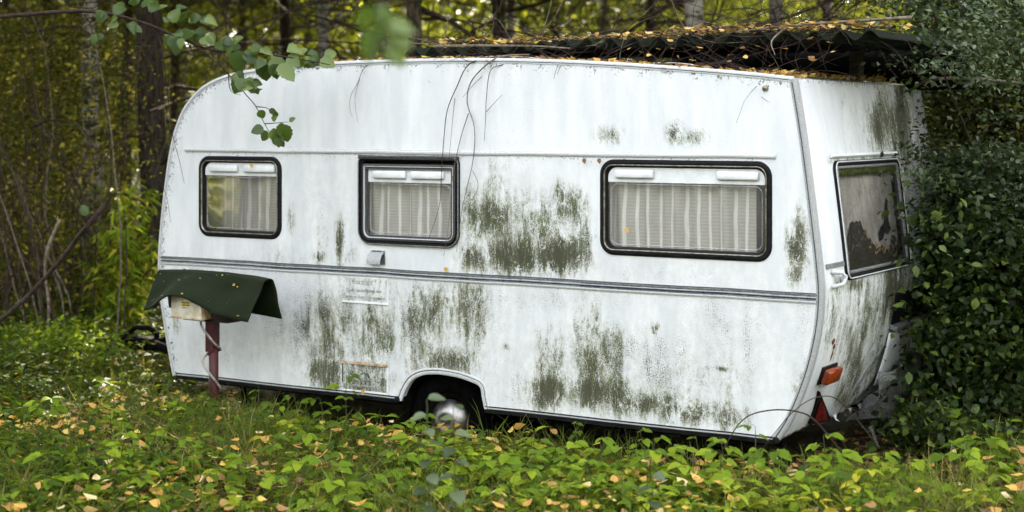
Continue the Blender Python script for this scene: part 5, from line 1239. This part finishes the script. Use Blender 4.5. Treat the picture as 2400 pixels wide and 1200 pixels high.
standing('sapling', 'second blurred bluish sapling stem overlapping the hubcap', 1062, 950, Y=6.55, nl=11, size=.07, meshes=LP, seed=12, tri=False, ratio=.8)
standing('sapling', 'blurred dark green young shoot in the bottom right foreground', 1530, 1110, Y=6.9, nl=6, size=.07, meshes=LP, seed=13, tri=False, ratio=.9)
standing('broad_leaf_shoot', 'broad green shoot in front of the dark bush at lower right', 2240, 935, Y=8.9, nl=4, size=.085, meshes=LG[:2], seed=14, tri=False, ratio=1.0)
standing('bramble_plant', 'dark green bramble rising in front of the tyre, left of the hubcap', 985, 975, y=-.22, nl=6, size=.07, meshes=LG[:2], seed=21)
standing('bramble_plant', 'leafy shoot against the sill midway between meter post and lower plate', 690, 930, y=-.15, nl=5, size=.065, meshes=LG[:2], seed=22)
standing('bramble_plant', 'leafy shoot against the sill under the large window', 1500, 1010, y=-.16, nl=4, size=.06, meshes=LG[:3], seed=23)
k = 0
for (u, v, Y, sz) in ((180, 1150, 8.0, .085), (300, 1060, 8.5, .08), (390, 1165, 7.9, .07), (345, 1040, 9.0, .075), (255, 985, 9.3, .07), (560, 1120, 8.2, .07), (640, 1060, 8.6, .075), (690, 1150, 7.9, .08), (760, 1090, 8.3, .07), (860, 1150, 7.95, .08), (940, 1090, 8.2, .07),
                      (1170, 1090, 8.1, .075), (1250, 1060, 8.4, .07), (1280, 1160, 7.8, .09), (1380, 1110, 8.1, .07), (1450, 1170, 7.75, .095), (1470, 1075, 8.3, .075), (1560, 1075, 8.2, .07), (1620, 1150, 7.8, .085), (1740, 1150, 7.75, .09), (1800, 1085, 8.1, .075), (1880, 1160, 7.75, .08), (2010, 1140, 7.85, .08), (2120, 1110, 8.0, .085), (2230, 1080, 8.2, .09), (2330, 1120, 7.95, .09), (2300, 1050, 8.4, .08), (2160, 1170, 7.7, .085), (60, 1080, 8.5, .08), (110, 960, 9.4, .08), (480, 1060, 8.7, .07), (520, 1180, 7.7, .08), (780, 1185, 7.7, .085), (1010, 1150, 7.85, .08), (1090, 1170, 7.8, .085), (1330, 1060, 8.4, .07), (1530, 1180, 7.65, .1), (1690, 1090, 8.0, .08), (1950, 1090, 8.0, .085), (2060, 1185, 7.6, .09), (2260, 1170, 7.7, .09), (2370, 1175, 7.65, .09), (720, 1030, 8.8, .07), (980, 1050, 8.5, .075), (420, 1100, 8.3, .075), (230, 1090, 8.3, .08)):
    standing('bramble_seedling', 'low bramble seedling with three-part leaves in the foreground carpet', u, v - 25, Y=Y, nl=4 + k % 3, size=sz * 1.25, meshes=LG[k % 2:3 + k % 2], seed=30 + k, group='foreground bramble seedlings'); k += 1
for i in range(26):
    Y = rng.uniform(7.55, 8.25); u = rng.uniform(20, 2390); X = (u - 1200) / F * Y; b = Vector((X, Y, float(gz(X, Y))))
    plant('bramble_seedling', 'low bramble seedling with three-part leaves in the foreground carpet', b, b + Vector((rng.normal(0, .04), rng.normal(-.03, .04), rng.uniform(.10, .30))), int(rng.integers(2, 6)), rng.uniform(.06, .115), LG[int(rng.integers(0, 2)):], 200 + i, 'foreground bramble seedlings')
for i in range(16):
    s = rng.uniform(-2.4, 1.75); y = -rng.uniform(.08, .45)
    if -.75 < s < .05: continue
    b = Vector(loc2w(s, y, 0)); b.z = float(gz(b.x, b.y))
    plant('sill_weed', 'thin leafy weed growing along the dark gap below the sill', b, b + Vector((rng.normal(0, .04), rng.normal(-.02, .03), rng.uniform(.10, .28))), int(rng.integers(2, 5)), rng.uniform(.04, .07), LG[:2], 300 + i, 'weeds along the sill')
# arching bramble cane across the rear corner
def cane(label, pts, Y, r=.0035):
    q = catmull([tuple(P(u, v, yy)) for (u, v), yy in zip(pts, Y)], 6)
    return tag(MB().tube([tuple(w) for w in q], list(np.linspace(r, r * .6, len(q))), 5).build('bramble_cane', TWIG, None, True), label, 'cane')
cane('reddish bramble cane arching over the rear foot of the side wall', [(2080, 1120), (1995, 1080), (1915, 990), (1870, 965), (1800, 962), (1740, 985), (1690, 1060)], [8.1, 8.1, 8.1, 8.15, 8.2, 8.2, 8.2], .005)
cane('thin bramble cane arching past the triangle reflector', [(2060, 1050), (2010, 985), (1960, 935), (1920, 930), (1880, 948), (1840, 985), (1780, 1060)], [8.3, 8.25, 8.25, 8.2, 8.2, 8.2, 8.2], .003)
# coil spring hanging under the rear corner
hx = [P(2040 + 3.5 * math.sin(a) + a * .3, 1000 + a * .8, 8.9) for a in np.linspace(0, 60, 240)]
tag(MB().tube([tuple(w) for w in hx], .0014, 4).build('coil_spring', M['alu_dirty'], None, True), 'thin coil spring hanging below the rear wall', 'spring')

# ------------------------------------------------------------------ alder at the left whose branch hangs over the caravan front
ax, ay = (-190 - 1200) / F * 9.9, 9.9
alder = empty('alder_tree', (ax, ay, 0), 0, 'alder tree out of frame at left with a leafy branch over the caravan front', 'tree')
trunk_mesh(.10, 9, BARK, 5, (0, 0)).build('trunk', BARK, alder, True)
cr = bpy.data.objects.new('crown', CROWNS[0]); link(cr, alder); cr.scale = (.8, .8, .8); cr.location = (-1.0, 0, .6)
AO = Vector((ax, ay, 0))
def limb(name, pts, r0, r1, parent, mat=TWIG):
    q = [Vector(w) for w in catmull([tuple(P(*p) - AO) for p in pts], 6)]
    o = MB().tube([tuple(w) for w in q], list(np.linspace(r0, r1, len(q))), 6).build(name, mat, parent, True); return o, q
main, mq = limb('branch', [(-190, 60, 9.9), (-60, 45, 9.8), (60, 34, 9.75), (210, 26, 9.7), (330, 52, 9.7), (420, 88, 9.65), (500, 118, 9.6), (600, 124, 9.6), (700, 138, 9.55), (775, 152, 9.5)], .016, .0025, alder)
tag(main, 'overhanging branch with leaves')
b2, q2 = limb('side_twig', [(440, 95, 9.65), (500, 140, 9.6), (545, 185, 9.6), (575, 220, 9.6), (600, 250, 9.6), (620, 290, 9.6), (640, 320, 9.58), (668, 335, 9.57)], .005, .0015, alder)
b3, q3 = limb('side_twig', [(505, 105, 9.62), (525, 140, 9.6), (560, 175, 9.6), (590, 195, 9.6)], .003, .0012, alder)
for pts in ([(332, 50, 9.7), (330, 110, 9.7), (320, 190, 9.72), (318, 250, 9.72), (330, 320, 9.72), (365, 400, 9.72), (390, 460, 9.72), (400, 522, 9.72)],
            [(352, 62, 9.7), (375, 95, 9.7), (390, 190, 9.7), (398, 270, 9.7), (408, 330, 9.7), (420, 375, 9.7), (432, 430, 9.7)],
            [(318, 285, 9.72), (280, 330, 9.75), (235, 380, 9.8), (195, 418, 9.8)], [(440, 100, 9.66), (465, 140, 9.66), (505, 165, 9.66)], [(535, 165, 9.6), (538, 205, 9.6), (548, 218, 9.6), (565, 223, 9.6)],
            [(600, 250, 9.6), (625, 253, 9.58), (640, 265, 9.58)], [(620, 290, 9.6), (650, 288, 9.58), (680, 285, 9.56)]):
    limb('side_twig', pts, .0035, .001, alder)
r_ = random.Random(3)
def alder_leaf(par, u, v, Y, ang, L, flip=0):
    p = P(u, v, Y) - AO; a = R(ang); d = Vector((math.cos(a), r_.uniform(-.5, .3), -math.sin(a)))
    up = Vector((r_.uniform(-.4, .4), -1.0 + r_.uniform(-.2, .6), r_.uniform(.1, 1.0)))
    put_leaf(par, LA[r_.randrange(len(LA))], p, d, up, L, L * r_.uniform(.75, 1.0))
for (u, v, ang, px) in ((240, 25, 100, 40), (265, 12, 20, 45), (300, 8, -30, 40), (345, 10, 10, 45), (365, 25, -20, 40), (225, 80, 95, 32), (270, 45, 120, 35), (300, 55, 60, 42), (390, 40, -20, 50), (410, 35, 10, 45), (430, 65, 30, 60), (445, 45, -15, 40), (460, 70, 70, 40), (478, 48, 25, 42), (400, 85, 75, 50), (425, 70, 150, 35),
                        (415, 100, 100, 40), (470, 90, 10, 40), (485, 82, 40, 36), (500, 100, -10, 45), (520, 88, 25, 38), (535, 108, 10, 40), (548, 98, -25, 32), (560, 118, 95, 62), (545, 120, 70, 50), (575, 118, 45, 50), (590, 112, -10, 32), (605, 135, 80, 38), (615, 118, 20, 35), (618, 150, 85, 55), (640, 135, 55, 60), (655, 150, 60, 70), (675, 130, 35, 52), (690, 140, 20, 45), (715, 132, 40, 50), (725, 140, 10, 36), (750, 140, 35, 50), (700, 125, -20, 30),
                        (560, 165, 95, 45), (565, 180, 100, 55), (575, 190, 60, 40), (585, 200, 30, 40), (590, 195, -5, 32), (552, 150, 40, 30), (598, 205, 70, 25),
                        (608, 258, 80, 30), (630, 258, 20, 26), (640, 262, 60, 26), (635, 275, 15, 25), (618, 300, 170, 40), (628, 308, 120, 38), (640, 300, 60, 45), (650, 295, 30, 32), (662, 290, 65, 62), (652, 315, 70, 40), (640, 318, 45, 42), (678, 284, -30, 22), (655, 330, 60, 25), (668, 296, 95, 30)):
    alder_leaf(main, u, v, 9.58 + r_.uniform(-.06, .06), ang + r_.uniform(-15, 15), px / F * 9.6 * .78)
    if v < 215: alder_leaf(main, u + r_.uniform(-16, 16), v + r_.uniform(-12, 8), 9.6 + r_.uniform(-.08, .08), ang + r_.uniform(-50, 50), px / F * 9.6 * r_.uniform(.5, .75))
alder_leaf(main, 190, 480, 10.6, 60, .09)
# blurred sprig close to the camera, hanging from the alder's long upper branch
sprig = empty('hanging_sprig', tuple(P(870, -260, 3.2)), 0, 'large blurred leafy sprig hanging close to the camera at top', 'sprig')
so = Vector(sprig.location)
q = catmull([tuple(P(u, v, 3.2) - so) for u, v in ((870, -260), (880, -100), (890, 0), (905, 60), (915, 110))], 5)
MB().tube([tuple(w) for w in q], list(np.linspace(.004, .0012, len(q))), 5).build('stem', GREENSTEM, sprig, True)
for (u, v, ang, px) in ((888, 10, 60, 60), (875, 15, 130, 70), (895, 40, 100, 70), (900, 50, 15, 80), (880, 60, 110, 80), (905, 70, 30, 75), (912, 95, 60, 75), (895, 90, 130, 70), (910, 108, 85, 50)):
    p = P(u, v, 3.2) - so; a = R(ang); d = Vector((math.cos(a), r_.uniform(-.4, .4), -math.sin(a)))
    put_leaf(sprig, LA[r_.randrange(4)], p, d, Vector((r_.uniform(-.4, .4), -.8, r_.uniform(.2, .8))), px / F * 3.2, px / F * 3.2 * .55)
